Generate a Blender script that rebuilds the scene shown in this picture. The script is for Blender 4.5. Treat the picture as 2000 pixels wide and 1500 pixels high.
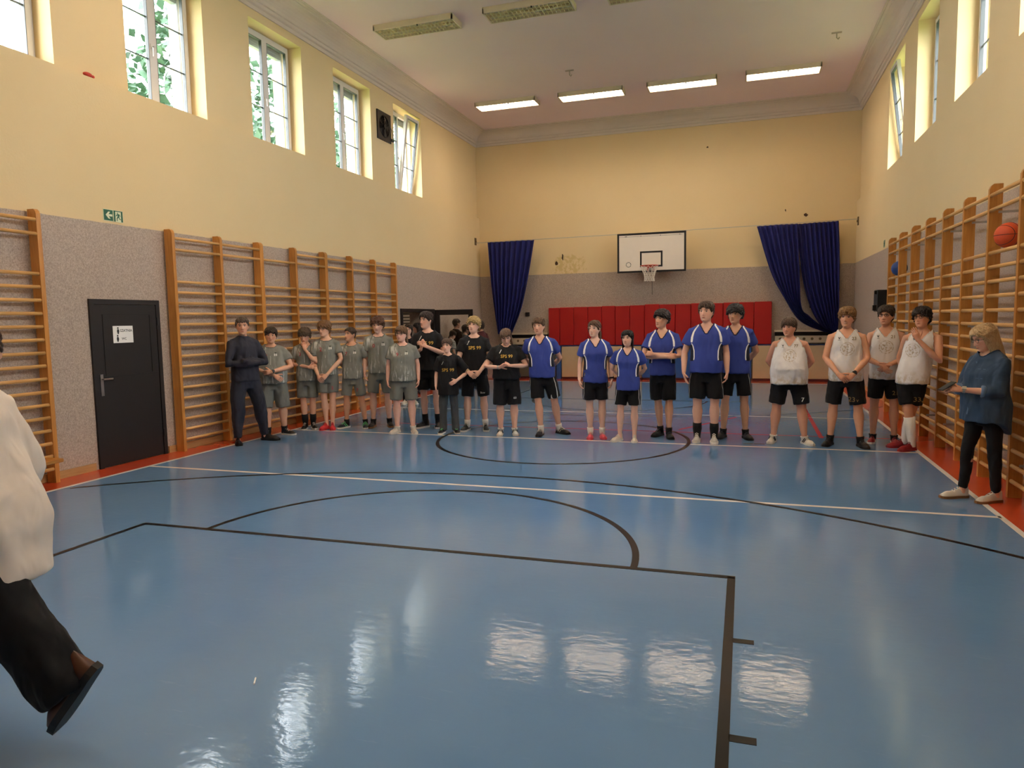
import bpy, bmesh, math, random
import numpy as np
from mathutils import Vector, Matrix, noise
from mathutils.bvhtree import BVHTree
random.seed(7)
for o in list(bpy.data.objects): bpy.data.objects.remove(o, do_unlink=True)
scene = bpy.context.scene
C = scene.collection
PI = math.pi

# ------------------------------------------------------------------ camera, world, exposure
cam_d = bpy.data.cameras.new('camera'); cam = bpy.data.objects.new('camera', cam_d); C.objects.link(cam)
cam_d.sensor_fit = 'HORIZONTAL'; cam_d.sensor_width = 36; cam_d.lens = 24.98; cam_d.clip_start = .05; cam_d.clip_end = 300
_r = Vector((0.95049231, 0.31026568, -0.01730811)); _u = Vector((-0.01184365, 0.09182794, 0.99570445)); _f = Vector((-0.31052229, 0.94620444, -0.09095644))
_m = Matrix.Identity(4)
for i in range(3): _m[i][0] = _r[i]; _m[i][1] = _u[i]; _m[i][2] = -_f[i]
_m[2][3] = 1.72
cam.matrix_world = _m
scene.camera = cam

w = bpy.data.worlds.new('overcast_sky'); scene.world = w; w.use_nodes = True
bg = w.node_tree.nodes['Background']; bg.inputs[0].default_value = (0.96, 0.975, 1.0, 1); bg.inputs[1].default_value = 9.0
scene.view_settings.view_transform = 'Standard'; scene.view_settings.look = 'None'
scene.view_settings.gamma = 1; scene.view_settings.use_curve_mapping = False
scene.view_settings.exposure = 1.0
scene.cycles.max_bounces = 6; scene.cycles.diffuse_bounces = 4; scene.cycles.adaptive_threshold = .035; scene.cycles.glossy_bounces = 3
scene.cycles.transparent_max_bounces = 8; scene.cycles.caustics_reflective = False; scene.cycles.caustics_refractive = False
scene.cycles.sample_clamp_indirect = 6

# room dimensions (metres)
XL, XLU, XR, XRU = -7.38, -7.45, 2.60, 2.67      # lower / upper faces of the side walls
YF, YB = -1.2, 19.7
ZS_L, ZS_R, ZW = 4.65, 4.48, 6.52                # window sill heights, window head
ZG, ZC, ZCE = 2.965, 6.66, 7.03                  # paint border, cornice foot, ceiling

# ------------------------------------------------------------------ helpers
def tag(o, label=None, cat=None, group=None, kind=None):
    if label: o['label'] = label
    if cat: o['category'] = cat
    if group: o['group'] = group
    if kind: o['kind'] = kind
    return o
def empty(name, loc=(0, 0, 0), rz=0, sc=1.0, label=None, cat=None, group=None, parent=None):
    o = bpy.data.objects.new(name, None); C.objects.link(o); o.location = loc; o.rotation_euler = (0, 0, rz); o.scale = (sc, sc, sc)
    o.empty_display_size = .1
    if parent: o.parent = parent
    return tag(o, label, cat, group)
def link(name, me, mat=None, parent=None, smooth=False, loc=None, rot=None):
    o = bpy.data.objects.new(name, me); C.objects.link(o)
    if mat is not None:
        if not me.materials: me.materials.append(mat)
    if smooth: me.polygons.foreach_set('use_smooth', [True] * len(me.polygons))
    if parent: o.parent = parent
    if loc is not None: o.location = loc
    if rot is not None: o.rotation_euler = rot
    return o
def inst(name, me, parent=None, loc=(0, 0, 0), rot=(0, 0, 0), sc=(1, 1, 1)):
    o = bpy.data.objects.new(name, me); C.objects.link(o); o.parent = parent; o.location = loc; o.rotation_euler = rot; o.scale = sc
    return o
class MB:
    def __init__(s): s.v = []; s.f = []
    def add(s, vs, fs):
        b = len(s.v); s.v += [tuple(p) for p in vs]; s.f += [tuple(b + i for i in q) for q in fs]; return s
    def box(s, x0, x1, y0, y1, z0, z1):
        return s.add([(x0, y0, z0), (x1, y0, z0), (x1, y1, z0), (x0, y1, z0), (x0, y0, z1), (x1, y0, z1), (x1, y1, z1), (x0, y1, z1)],
                     [(0, 3, 2, 1), (4, 5, 6, 7), (0, 1, 5, 4), (1, 2, 6, 5), (2, 3, 7, 6), (3, 0, 4, 7)])
    def bbox(s, x0, x1, y0, y1, z0, z1, b):      # chamfered box
        vs = []; 
        for (ax, ay, az) in [(i, j, k) for i in (0, 1) for j in (0, 1) for k in (0, 1)]:
            X = (x0, x1)[ax]; Y = (y0, y1)[ay]; Z = (z0, z1)[az]; sx = b if ax == 0 else -b; sy = b if ay == 0 else -b; sz = b if az == 0 else -b
            vs += [(X, Y + sy, Z + sz), (X + sx, Y, Z + sz), (X + sx, Y + sy, Z)]
        bm = bmesh.new(); bv = [bm.verts.new(p) for p in vs]; r = bmesh.ops.convex_hull(bm, input=bv)
        bm.verts.index_update(); V = [v.co[:] for v in bm.verts]; F = [[v.index for v in f.verts] for f in bm.faces]; bm.free()
        return s.add(V, F)
    def tube(s, pts, rad, n=8, cap=True, flat=None):
        pts = [Vector(p) for p in pts]; N = len(pts)
        if not isinstance(rad, (list, tuple)): rad = [rad] * N
        rings = []; up = None
        for i in range(N):
            t = (pts[min(i + 1, N - 1)] - pts[max(i - 1, 0)]).normalized()
            if up is None:
                a = Vector((0, 0, 1)) if abs(t.z) < .9 else Vector((0, 1, 0)); up = (a - t * a.dot(t)).normalized()
            else:
                up = (up - t * up.dot(t)).normalized()
            sd = t.cross(up); fl = flat or 1
            rings.append([pts[i] + (sd * math.cos(2 * PI * k / n) + up * math.sin(2 * PI * k / n) * fl) * rad[i] for k in range(n)])
        return s.loft(rings, cap)
    def loft(s, rings, cap=True, closed=False):
        n = len(rings[0]); vs = [p for r in rings for p in r]; fs = []
        R = len(rings)
        for i in range(R - (0 if closed else 1)):
            for k in range(n):
                a = i * n + k; b = i * n + (k + 1) % n; j = (i + 1) % R
                fs.append((a, b, j * n + (k + 1) % n, j * n + k))
        if cap and not closed: fs.append(tuple(range(n))[::-1]); fs.append(tuple((R - 1) * n + k for k in range(n)))
        return s.add(vs, fs)
    def sphere(s, c, r, n=12, m=8, sc=(1, 1, 1)):
        rings = []
        for i in range(m + 1):
            p = PI * min(max(i / m, .001), .999)
            rings.append([(c[0] + r * sc[0] * math.sin(p) * math.cos(2 * PI * k / n), c[1] + r * sc[1] * math.sin(p) * math.sin(2 * PI * k / n), c[2] - r * sc[2] * math.cos(p)) for k in range(n)])
        return s.loft(rings)
    def torus(s, c, R, r, n=32, m=8, ax='z'):
        rings = []
        for i in range(n):
            a = 2 * PI * i / n; ring = []
            for k in range(m):
                b = 2 * PI * k / m; q = (R + r * math.cos(b)); p = (q * math.cos(a), q * math.sin(a), r * math.sin(b))
                if ax == 'y': p = (p[0], p[2], p[1])
                if ax == 'x': p = (p[2], p[0], p[1])
                ring.append((c[0] + p[0], c[1] + p[1], c[2] + p[2]))
            rings.append(ring)
        return s.loft(rings, closed=True)
    def mesh(s, name='m', fix=True):
        me = bpy.data.meshes.new(name); me.from_pydata([tuple(p) for p in s.v], [], s.f); me.update()
        if fix:
            bm = bmesh.new(); bm.from_mesh(me); bmesh.ops.recalc_face_normals(bm, faces=bm.faces); bm.to_mesh(me); bm.free()
        return me
    def build(s, name, mat=None, parent=None, smooth=False, loc=None, rot=None):
        return link(name, s.mesh(name), mat, parent, smooth, loc, rot)

# ------------------------------------------------------------------ materials
MATS = {}
def srgb(h):
    if isinstance(h, str): c = [int(h[i:i + 2], 16) / 255 for i in (0, 2, 4)]
    else: c = [x / 255 for x in h]
    return tuple(x / 12.92 if x <= .04045 else ((x + .055) / 1.055) ** 2.4 for x in c) + (1,)
class NT:
    def __init__(s, name):
        s.m = bpy.data.materials.new(name); s.m.use_nodes = True; s.t = s.m.node_tree; s.b = s.t.nodes['Principled BSDF']; s.out = s.t.nodes['Material Output']
    def n(s, typ, **kw):
        nd = s.t.nodes.new('ShaderNode' + typ)
        for k, v in kw.items():
            if k.startswith('i_'): nd.inputs[k[2:]].default_value = v
            elif k.startswith('n_'): nd.inputs[int(k[2:])].default_value = v
            else: setattr(nd, k, v)
        return nd
    def l(s, a, b): s.t.links.new(a, b)
    def math(s, op, a, b=None, c=None, clamp=False):
        nd = s.n('Math', operation=op); nd.use_clamp = clamp
        for i, x in enumerate((a, b, c)):
            if x is None: continue
            if isinstance(x, (int, float)): nd.inputs[i].default_value = x
            else: s.l(x, nd.inputs[i])
        return nd.outputs[0]
    def mix(s, f, a, b):
        nd = s.n('Mix', data_type='RGBA')
        for i, x in ((0, f), (6, a), (7, b)):
            if isinstance(x, (int, float)): nd.inputs[i].default_value = x
            elif isinstance(x, tuple): nd.inputs[i].default_value = x
            else: s.l(x, nd.inputs[i])
        return nd.outputs[2]
    def step(s, val, lo, hi):
        nd = s.n('MapRange'); nd.inputs[1].default_value = lo; nd.inputs[2].default_value = hi; s.l(val, nd.inputs[0]); return nd.outputs[0]
    def coord(s, kind='Object'): return s.n('TexCoord').outputs[kind]
    def noise(s, vec, scale, detail=3, sc=None, rough=.5):
        if sc:
            mp = s.n('Mapping'); mp.inputs['Scale'].default_value = sc; s.l(vec, mp.inputs[0]); vec = mp.outputs[0]
        nd = s.n('TexNoise'); nd.inputs['Scale'].default_value = scale; nd.inputs['Detail'].default_value = detail; nd.inputs['Roughness'].default_value = rough
        s.l(vec, nd.inputs['Vector']); return nd.outputs[0]
    def bump(s, h, strength, dist=.01):
        b = s.n('Bump'); b.inputs['Strength'].default_value = strength; b.inputs['Distance'].default_value = dist; s.l(h, b.inputs['Height']); s.l(b.outputs[0], s.b.inputs['Normal'])
    def base(s, col):
        if isinstance(col, tuple): s.b.inputs['Base Color'].default_value = col
        else: s.l(col, s.b.inputs['Base Color'])
    def rough(s, r): s.b.inputs['Roughness'].default_value = r
def plain(name, col, rough=.5, metal=0, var=.06, scale=8, bump=0, bscale=60, spec=.5):
    if name in MATS: return MATS[name]
    t = NT(name); c = srgb(col); vec = t.coord(); nz = t.noise(vec, scale)
    a = tuple(x * (1 - var) for x in c[:3]) + (1,); b = tuple(min(1, x * (1 + var)) for x in c[:3]) + (1,)
    t.base(t.mix(nz, a, b)); t.rough(rough); t.b.inputs['Metallic'].default_value = metal; t.b.inputs['Specular IOR Level'].default_value = spec
    if bump: t.bump(t.noise(vec, bscale, 4), bump)
    MATS[name] = t.m; return t.m
def emit(name, col, strength):
    t = NT(name); t.b.inputs['Emission Color'].default_value = srgb(col); t.b.inputs['Emission Strength'].default_value = strength; t.base(srgb(col)); MATS[name] = t.m; return t.m

CREAM, GREY = 'EBD6A6', 'A8978B'
def wall_mat(name, back=False):
    t = NT(name); P = t.n('NewGeometry').outputs['Position']; sx = t.n('SeparateXYZ'); t.l(P, sx.inputs[0]); z = sx.outputs[2]
    wob = t.math('MULTIPLY', t.math('SUBTRACT', t.noise(P, 9, 2), .5), .012)
    f = t.step(t.math('ADD', z, wob), ZG - .004, ZG + .004)
    n1 = t.noise(P, .6, 4); cream = t.mix(n1, srgb('E3CA98'), srgb('EDD6A8'))
    if back:   # peeled paint patch beside the curtain
        mp = t.n('Mapping'); mp.inputs['Location'].default_value = (4.75, -YB, -3.22); t.l(P, mp.inputs[0])
        mp2 = t.n('Mapping'); mp2.inputs['Scale'].default_value = (1.15, 0, 2.0); t.l(mp.outputs[0], mp2.inputs[0])
        ln = t.n('VectorMath', operation='LENGTH'); t.l(mp2.outputs[0], ln.inputs[0])
        m = t.step(t.math('ADD', ln.outputs['Value'], t.math('MULTIPLY', t.noise(P, 5, 5), .9)), 1.02, .92)
        m = t.math('MULTIPLY', m, t.step(t.noise(P, 14, 4), .42, .55))
        cream = t.mix(t.math('MULTIPLY', m, .55), cream, srgb('CDB268'))
    v = t.n('TexVoronoi'); v.inputs['Scale'].default_value = 42; t.l(P, v.inputs['Vector'])
    sp = t.mix(t.step(t.noise(P, 62, 6, rough=.8), .34, .66), srgb('857264'), srgb('DCCBBB'))
    sp = t.mix(.3, sp, t.mix(t.noise(P, 1.1, 3), srgb('A59284'), srgb('C2B09F')))
    t.base(t.mix(f, sp, cream)); rr = t.step(f, 0, 1); 
    r = t.n('MapRange'); r.inputs[3].default_value = .45; r.inputs[4].default_value = .75; t.l(f, r.inputs[0]); t.l(r.outputs[0], t.b.inputs['Roughness'])
    t.b.inputs['Specular IOR Level'].default_value = .35
    t.bump(t.noise(P, 40, 4), .12, .01); MATS[name] = t.m; return t.m
def wood_mat(name, c1, c2, axis='z', rough=.38):
    t = NT(name); vec = t.coord('Object'); sc = {'z': (14, 14, 1.2), 'y': (14, 1.2, 14), 'x': (1.2, 14, 14)}[axis]
    n = t.noise(vec, 3, 5, sc, .6); w2 = t.noise(vec, 12, 3, sc)
    rnd = t.n('ObjectInfo').outputs['Random']
    c = t.mix(t.step(n, .3, .7), srgb(c1), srgb(c2)); c = t.mix(t.math('MULTIPLY', w2, .25), c, srgb(c1))
    hs = t.n('HueSaturation'); t.l(c, hs.inputs['Color']); mr = t.n('MapRange'); mr.inputs[3].default_value = .9; mr.inputs[4].default_value = 1.1; t.l(rnd, mr.inputs[0]); t.l(mr.outputs[0], hs.inputs['Value'])
    t.base(hs.outputs[0]); t.rough(rough); t.bump(n, .08, .005); MATS[name] = t.m; return t.m
def floor_mat():
    t = NT('blue_floor'); P = t.n('NewGeometry').outputs['Position']
    n = t.noise(P, .7, 4); c = t.mix(t.step(n, .3, .7), srgb('5F84AE'), srgb('6A8EB6'))
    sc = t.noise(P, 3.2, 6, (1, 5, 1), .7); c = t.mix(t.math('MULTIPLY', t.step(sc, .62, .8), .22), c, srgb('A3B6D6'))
    t.base(c); r = t.n('MapRange'); r.inputs[3].default_value = .05; r.inputs[4].default_value = .12; t.l(t.noise(P, 1.6, 5), r.inputs[0]); t.l(r.outputs[0], t.b.inputs['Roughness'])
    t.b.inputs['Specular IOR Level'].default_value = .33
    t.bump(t.noise(P, 11, 4, (1, 1.7, 1)), .10, .012); MATS['floor'] = t.m; return t.m
def glass_mat():
    t = NT('window_glass'); tr = t.n('BsdfTransparent'); gl = t.n('BsdfGlossy'); gl.inputs['Roughness'].default_value = .02
    lw = t.n('LayerWeight'); fr = t.math('ADD', t.math('MULTIPLY', t.math('POWER', lw.outputs['Facing'], 4.0), .5), .03); mx = t.n('MixShader'); t.l(fr, mx.inputs[0]); t.l(tr.outputs[0], mx.inputs[1]); t.l(gl.outputs[0], mx.inputs[2])
    tr.inputs[0].default_value = (.95, .97, .97, 1)
    t.l(mx.outputs[0], t.out.inputs['Surface']); t.t.nodes.remove(t.b); return t.m
M_WALL = wall_mat('painted_wall'); M_WALLB = wall_mat('painted_back_wall', True)
M_CREAM = plain('cream_paint', CREAM, .75, var=.04)
M_CEIL = plain('ceiling_paint', 'F1DBDF', .85, var=.04, scale=.7)
M_CORN = plain('cornice_paint', 'E0D2C6', .7, var=.05, scale=2)
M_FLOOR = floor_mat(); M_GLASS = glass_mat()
M_ORANGE = plain('orange_floor', 'C8482A', .16, var=.08, scale=3)
M_WLINE = plain('white_line_paint', 'E6E1DA', .25, var=.05); M_BLINE = plain('black_line_paint', '17171B', .3, var=.2, scale=2, spec=.25)
M_RLINE = plain('red_line_paint', 'C23A4C', .25, var=.05)
M_POST = wood_mat('bar_post_wood', 'BC7A36', 'D6984C'); M_RUNG = wood_mat('bar_rung_wood', 'D09A56', 'E4B472', 'y')
M_BENCH = wood_mat('bench_wood', 'A96A28', 'C88A42', 'y'); M_SKIRT = wood_mat('skirting_wood', 'B58A55', 'CFA56E', 'y')
M_PLY = wood_mat('plywood', 'CDAA74', 'DFC08D', 'x')
M_PVC = plain('white_plastic_frame', 'DCD8D6', .35, var=.03); M_GASK = plain('grey_gasket', '55585C', .5)
M_DOOR = plain('dark_brown_door', '1B1312', .55, var=.12, scale=5); M_STEEL = plain('brushed_steel', 'B9B6B2', .3, metal=.9)
M_BLACK = plain('black_plastic', '141316', .45); M_WHITE = plain('white_paint', 'EDE8E0', .5); M_PAPER = plain('white_paper', 'F4F2EE', .7, var=.02)
M_GREEN = plain('sign_green', '0F5A3A', .4); M_SIGNW = plain('sign_pale', 'E6EBC8', .4)
M_RED = plain('red_vinyl', 'B01818', .38, var=.06, scale=3, bump=.05); M_BLUEM = plain('blue_vinyl', '2F5BA6', .4, var=.05); M_BEIGE = plain('beige_mat_cloth', 'CDB591', .7, var=.06, bump=.1)
M_OLIVE = plain('olive_mat_cloth', '55544A', .7, var=.1); M_CURT = plain('navy_curtain', '171C66', .8, var=.25, scale=3)
M_RIM = plain('orange_rim', 'C2402A', .4); M_NET = plain('net_cord', 'E8E0D2', .8); M_BALL = plain('orange_rubber', 'D9501F', .5, bump=.3, bscale=300); M_BALLB = plain('blue_rubber', '2C4C8E', .5)
# ------------------------------------------------------------------ the room
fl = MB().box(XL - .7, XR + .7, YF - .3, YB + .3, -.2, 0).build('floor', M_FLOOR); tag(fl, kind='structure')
WIN_L = [(-2.42 * k + 14.6, -2.42 * k + 16.0) for k in range(6)]           # y ranges, far to near
WIN_R = [(-2.40 * k + 14.75, -2.40 * k + 16.15) for k in range(6)]
DOOR2 = (14.5, 16.33, 2.0)
mb = MB(); XO = -8.05
mb.box(XO, XL, YF, DOOR2[0], 0, ZS_L).box(XO, XL, DOOR2[1], YB + .3, 0, ZS_L).box(XO, XL, DOOR2[0], DOOR2[1], DOOR2[2], ZS_L)
mb.box(XO, XLU, YF, YB + .3, ZW, ZCE + .2)
ys = [YF] + [y for w_ in sorted(WIN_L) for y in w_] + [YB + .3]
for i in range(0, len(ys), 2): mb.box(XO, XLU, ys[i], ys[i + 1], ZS_L, ZW)
wl = mb.build('wall_left', M_WALL); tag(wl, kind='structure')
mb = MB(); XO2 = 3.27
mb.box(XR, XO2, YF, YB + .3, 0, ZS_R).box(XRU, XO2, YF, YB + .3, ZW, ZCE + .2)
ys = [YF] + [y for w_ in sorted(WIN_R) for y in w_] + [YB + .3]
for i in range(0, len(ys), 2): mb.box(XRU, XO2, ys[i], ys[i + 1], ZS_R, ZW)
wr = mb.build('wall_right', M_WALL); tag(wr, kind='structure')
wb = MB().box(XO, XO2, YB, YB + .3, 0, ZCE + .2).build('wall_back', M_WALLB); tag(wb, kind='structure')
wf = MB().box(XO, XO2, YF - .3, YF, 0, ZCE + .2).build('wall_front', M_WALL); tag(wf, kind='structure')
ce = MB().box(XO, XO2, YF - .3, YB + .3, ZCE, ZCE + .2).build('ceiling', M_CEIL); tag(ce, kind='structure')
# chips in the plaster of the back wall
for i, (x, z, a, b) in enumerate([(-5.08, 3.27, .05, .08), (-4.9, 3.43, .035, .12), (1.43, 4.22, .06, .05), (-.98, 6.1, .035, .03), (.95, 4.36, .02, .04)]):
    n = 9; r = random.Random(i); ring = [(x + a * math.cos(2 * PI * k / n) * r.uniform(.5, 1), z + b * math.sin(2 * PI * k / n) * r.uniform(.5, 1)) for k in range(n)]
    MB().loft([[(p[0], YB - .004, p[1]) for p in ring], [(p[0], YB + .02, p[1]) for p in ring]]).build('plaster_chip', plain('exposed_plaster', '4A3524', .9), wb)
# cornice
prof = [(0, ZC), (.025, ZC), (.025, ZC + .06), (.06, ZC + .075), (.06, ZC + .125), (.085, ZC + .135)]
prof += [(.085 + .245 * (1 - math.cos(a)), ZC + .135 + .19 * math.sin(a)) for a in [PI / 2 * k / 6 for k in range(1, 7)]]
prof += [(.345, ZC + .335), (.345, ZC + .345), (.40, ZC + .345), (.40, ZC + .36), (.43, ZC + .36), (.43, ZCE), (0, ZCE)]
def cornice(n, fn0, fn1): tag(MB().loft([[fn0(d, z) for d, z in prof], [fn1(d, z) for d, z in prof]]).build(n, M_CORN), kind='structure')
cornice('trim_1', lambda d, z: (XLU + d, YF, z), lambda d, z: (XLU + d, YB - d, z))
cornice('trim_2', lambda d, z: (XLU + d, YB - d, z), lambda d, z: (XRU - d, YB - d, z))
cornice('trim_3', lambda d, z: (XRU - d, YB - d, z), lambda d, z: (XRU - d, YF, z))
# skirting
tag(MB().box(XL, XL + .02, YF, 6.42, 0, .09).box(XL, XL + .02, 7.56, DOOR2[0] - .02, 0, .09).build('baseboard_left', M_SKIRT), kind='structure')
tag(MB().box(XR - .02, XR, YF, YB, 0, .09).build('baseboard_right', M_SKIRT), kind='structure')

# floor markings: thin films of paint, children of the floor
def flat(name, poly, mat, z=.0015):
    n = len(poly); return MB().loft([[(x, y, -.001) for x, y in poly], [(x, y, z) for x, y in poly]]).build(name, mat, fl)
def rect(name, x0, x1, y0, y1, mat, z=.0015): return flat(name, [(x0, y0), (x1, y0), (x1, y1), (x0, y1)], mat, z)
def arc(name, cx, cy, r, a0, a1, wd, mat, z=.002, n=64):
    mb = MB(); rings = []
    for i in range(n + 1):
        a = a0 + (a1 - a0) * i / n; c, s = math.cos(a), math.sin(a)
        rings.append([(cx + (r - wd / 2) * c, cy + (r - wd / 2) * s, -.001), (cx + (r + wd / 2) * c, cy + (r + wd / 2) * s, -.001), (cx + (r + wd / 2) * c, cy + (r + wd / 2) * s, z), (cx + (r - wd / 2) * c, cy + (r - wd / 2) * s, z)])
    return mb.loft(rings).build(name, mat, fl)
WL0, WR0 = -6.93, 2.055
rect('orange_border', XL, WL0, YF, YB, M_ORANGE, .001); rect('orange_border', WR0, XR, YF, YB, M_ORANGE, .001); rect('orange_border', WL0, WR0, 18.85, YB, M_ORANGE, .001)
rect('white_line', WL0 - .025, WL0 + .025, YF, 18.9, M_WLINE); rect('white_line', WR0 - .025, WR0 + .025, YF, 18.9, M_WLINE)
for y in (6.78, 9.72, 12.68, 18.85): rect('white_line', WL0, WR0, y - .025, y + .025, M_WLINE)
xl1, xl2, yft = -4.95, -.065, 4.76
rect('black_line', xl1 - .025, xl2 + .025, yft - .025, yft + .025, M_BLINE, .0022)
for x in (xl1, xl2): rect('black_line', x - .025, x + .025, YF + .16, yft, M_BLINE, .0022)
for y in (3.81, 2.89):
    rect('black_line', xl2 + .02, xl2 + .13, y - .025, y + .025, M_BLINE, .0022); rect('black_line', xl1 - .13, xl1 - .02, y - .025, y + .025, M_BLINE, .0022)
arc('black_line', -2.5, yft, 1.79, 0, PI, .05, M_BLINE); arc('black_line', -2.475, 9.775, 1.77, 0, 2 * PI, .05, M_BLINE)
arc('black_line', -2.46, .64, 6.64, .68, PI - .85, .05, M_BLINE)
arc('black_line', -2.46, 18.9, 6.64, PI + .75, 2 * PI - .75, .04, M_BLINE); arc('black_line', -2.5, 14.75, 1.79, PI, 2 * PI, .04, M_BLINE)
rect('black_line', xl1, xl2, 14.73, 14.77, M_BLINE, .0022)
for x in (xl1, xl2): rect('black_line', x - .02, x + .02, 14.75, 18.8, M_BLINE, .0022)
flat('red_line', [(1.0, 10.6), (1.06, 10.6), (1.09, 14.5), (1.03, 14.5)], M_RLINE); rect('red_line', -5.6, 1.9, 10.72, 10.745, M_RLINE)
flat('red_line', [(-.95, 10.98), (-.91, 10.97), (-.1, 12.5), (-.14, 12.52)], M_RLINE)
for x0, x1 in ((.0, .12), (.135, .27)): rect('black_tape', x0, x1, 9.93, 9.96, M_BLACK, .003)
rect('black_tape', 2.12, 2.24, 10.95, 11.02, M_BLACK, .003)
st = MB().tube([(-2.21, 2.70, .005), (-2.24, 2.75, .005)], .004, 6).build('paper_stick', M_PAPER); tag(st, 'tiny white paper stick lying on the blue floor', 'litter')

# ------------------------------------------------------------------ windows
WCOUNT = 0
def window(side, y0, y1, zs, tilt=False):
    """white two-sash window; local x: along the wall, local y: outward"""
    global WCOUNT; WCOUNT += 1
    wdt = y1 - y0; h = ZW - zs
    if side < 0: root = empty('window_%d' % WCOUNT, (-7.72, y0, zs)); root.rotation_euler = (0, 0, PI / 2)      # x->+y, y->-x
    else: root = empty('window_%d' % WCOUNT, (2.94, y1, zs)); root.rotation_euler = (0, 0, -PI / 2)
    tag(root, kind='structure')
    MB().box(0, wdt, 0, .07, 0, .06).box(0, wdt, 0, .07, h - .07, h).box(0, .05, 0, .07, .06, h - .07).box(wdt - .05, wdt, 0, .07, .06, h - .07).build('frame', M_PVC, root)
    MB().box(.04, wdt - .04, .12, .2, h - .2, h).box(.04, .075, .1, .2, .0, h).box(wdt - .075, wdt - .04, .1, .2, .0, h).build('shutter_box', plain('shutter_grey', 'A9ABB0', .5), root)
    for i in range(5): MB().box(.06, wdt - .06, .115, .125, h - .2 + i * .04, h - .17 + i * .04).build('shutter_slat', plain('shutter_grey', 'A9ABB0', .5), root)
    half = wdt / 2
    for s in (0, 1):
        x0, x1 = (.045, half) if s == 0 else (half, wdt - .045)
        f = .065
        a = -.13 if (tilt and s == (1 if side < 0 else 0)) else 0
        sa = empty('sash', (0, -.03, .05), parent=root); sa.rotation_euler = (-a, 0, 0) if False else (a * -1, 0, 0)
        H = h - .1
        MB().box(x0, x1, 0, .06, 0, f).box(x0, x1, 0, .06, H - f, H).box(x0, x0 + f, 0, .06, f, H - f).box(x1 - f, x1, 0, .06, f, H - f).build('sash_frame', M_PVC, sa)
        MB().box(x0 + f, x0 + f + .008, -.001, .05, f, H - f).box(x1 - f - .008, x1 - f, -.001, .05, f, H - f).box(x0 + f, x1 - f, -.001, .05, H - f - .008, H - f).build('gasket', M_GASK, sa)
        MB().box(x0 + f, x1 - f, .028, .034, f, H - f).build('pane', M_GLASS, sa)
        for q in (1 / 3, 2 / 3): MB().box(x0 + f, x1 - f, .022, .04, f + (H - 2 * f) * q - .008, f + (H - 2 * f) * q + .008).build('glazing_bar', plain('glazing_bar_grey', '4E565C', .4), sa)
        if s == 0: MB().box(half - .045, half - .02, -.012, 0, H * .42, H * .42 + .07).box(half - .04, half - .025, -.045, -.012, H * .42 + .02, H * .42 + .035).box(half - .04, half - .025, -.045, -.033, H * .42 - .1, H * .42 + .035).build('handle', M_PVC, sa)
    return root
for k, (a, b) in enumerate(WIN_L): window(-1, a, b, ZS_L, tilt=(k == 0))
for k, (a, b) in enumerate(WIN_R): window(1, a, b, ZS_R, tilt=(k == 0))

# ------------------------------------------------------------------ outdoors
M_GRASS = plain('grass', '5E7A3E', .9, var=.2); M_LEAF = plain('leaf', '35533A', .6, var=.3, scale=2); M_BARK = plain('bark', '5B4A3C', .9)
g = MB().box(-60, XO, -30, 60, -.6, -.3).build('ground_outside', M_GRASS); tag(g, kind='structure')
g = MB().box(XO2, 60, -30, 60, -.6, -.3).build('ground_outside_right', M_GRASS); tag(g, kind='structure')
def tree(x, y, h, rad, seed, label):
    r = random.Random(seed); root = empty('tree', (x, y, -.32), 0, 1, label, 'tree', 'trees outside the left windows')
    MB().tube([(0, 0, 0), (.1, 0, h * .3), (0, .1, h * .6), (.1, .1, h * .85)], [.25, .2, .14, .05], 8).build('trunk', M_BARK, root, True)
    mb = MB()
    for i in range(1500):
        d = Vector((r.gauss(0, 1), r.gauss(0, 1), r.gauss(0, 1))).normalized(); q = r.uniform(.45, 1) ** .5
        lump = .75 + .35 * noise.noise(d * 2.2 + Vector((seed, 0, 0)))
        p = Vector((0, 0, h * .66)) + Vector((d.x * rad, d.y * rad, d.z * h * .36)) * q * lump
        s = r.uniform(.12, .26); u = Vector((r.gauss(0, 1), r.gauss(0, 1), r.gauss(0, .6))).normalized(); v = u.orthogonal().normalized()
        mb.add([p - u * s, p + v * s * .5, p + u * s, p - v * s * .5 + Vector((0, 0, .03))], [(0, 1, 2, 3)])
    o = link('foliage', mb.mesh(fix=False), M_LEAF, root); o['kind'] = 'stuff'
tree(-15.5, 17.6, 12.6, 2.3, 1, 'leafy green tree seen through the second window from the left')
tree(-16, 22.8, 12.4, 2.5, 2, 'leafy green tree seen through the middle left window')
tree(-16, 28.5, 12.4, 2.4, 3, 'leafy green tree seen through the fourth window on the left')
tree(-15.5, 33.5, 12.6, 2.4, 4, 'leafy green tree seen through the tilted far left window')

# ------------------------------------------------------------------ closed door with sign
d1 = empty('door_1', (XL, 6.47, 0)); tag(d1, kind='structure')
dw, dh = 1.06, 2.045
MB().box(-.02, .025, 0, .06, 0, dh).box(-.02, .025, dw - .06, dw, 0, dh).box(-.02, .025, .06, dw - .06, dh - .06, dh).build('door_frame', M_DOOR, d1)
lf = MB().box(0, .018, .065, dw - .065, .01, dh - .065).build('door_leaf', M_DOOR, d1)
MB().box(.018, .022, .065, dw - .065, 1.098, 1.106).box(.018, .0225, .17, .176, 1.12, 1.86).box(.018, .0225, dw - .176, dw - .17, 1.12, 1.86).box(.018, .0225, .17, dw - .17, 1.855, 1.861).build('panel_moulding', plain('door_groove', '0E0A0A', .6), lf)
hd = MB().box(.018, .026, .085, .125, .88, 1.14).box(.026, .065, .098, .112, 1.075, 1.09).bbox(.052, .066, .098, .235, 1.07, 1.092, .004).build('handle', M_STEEL, lf)
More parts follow.
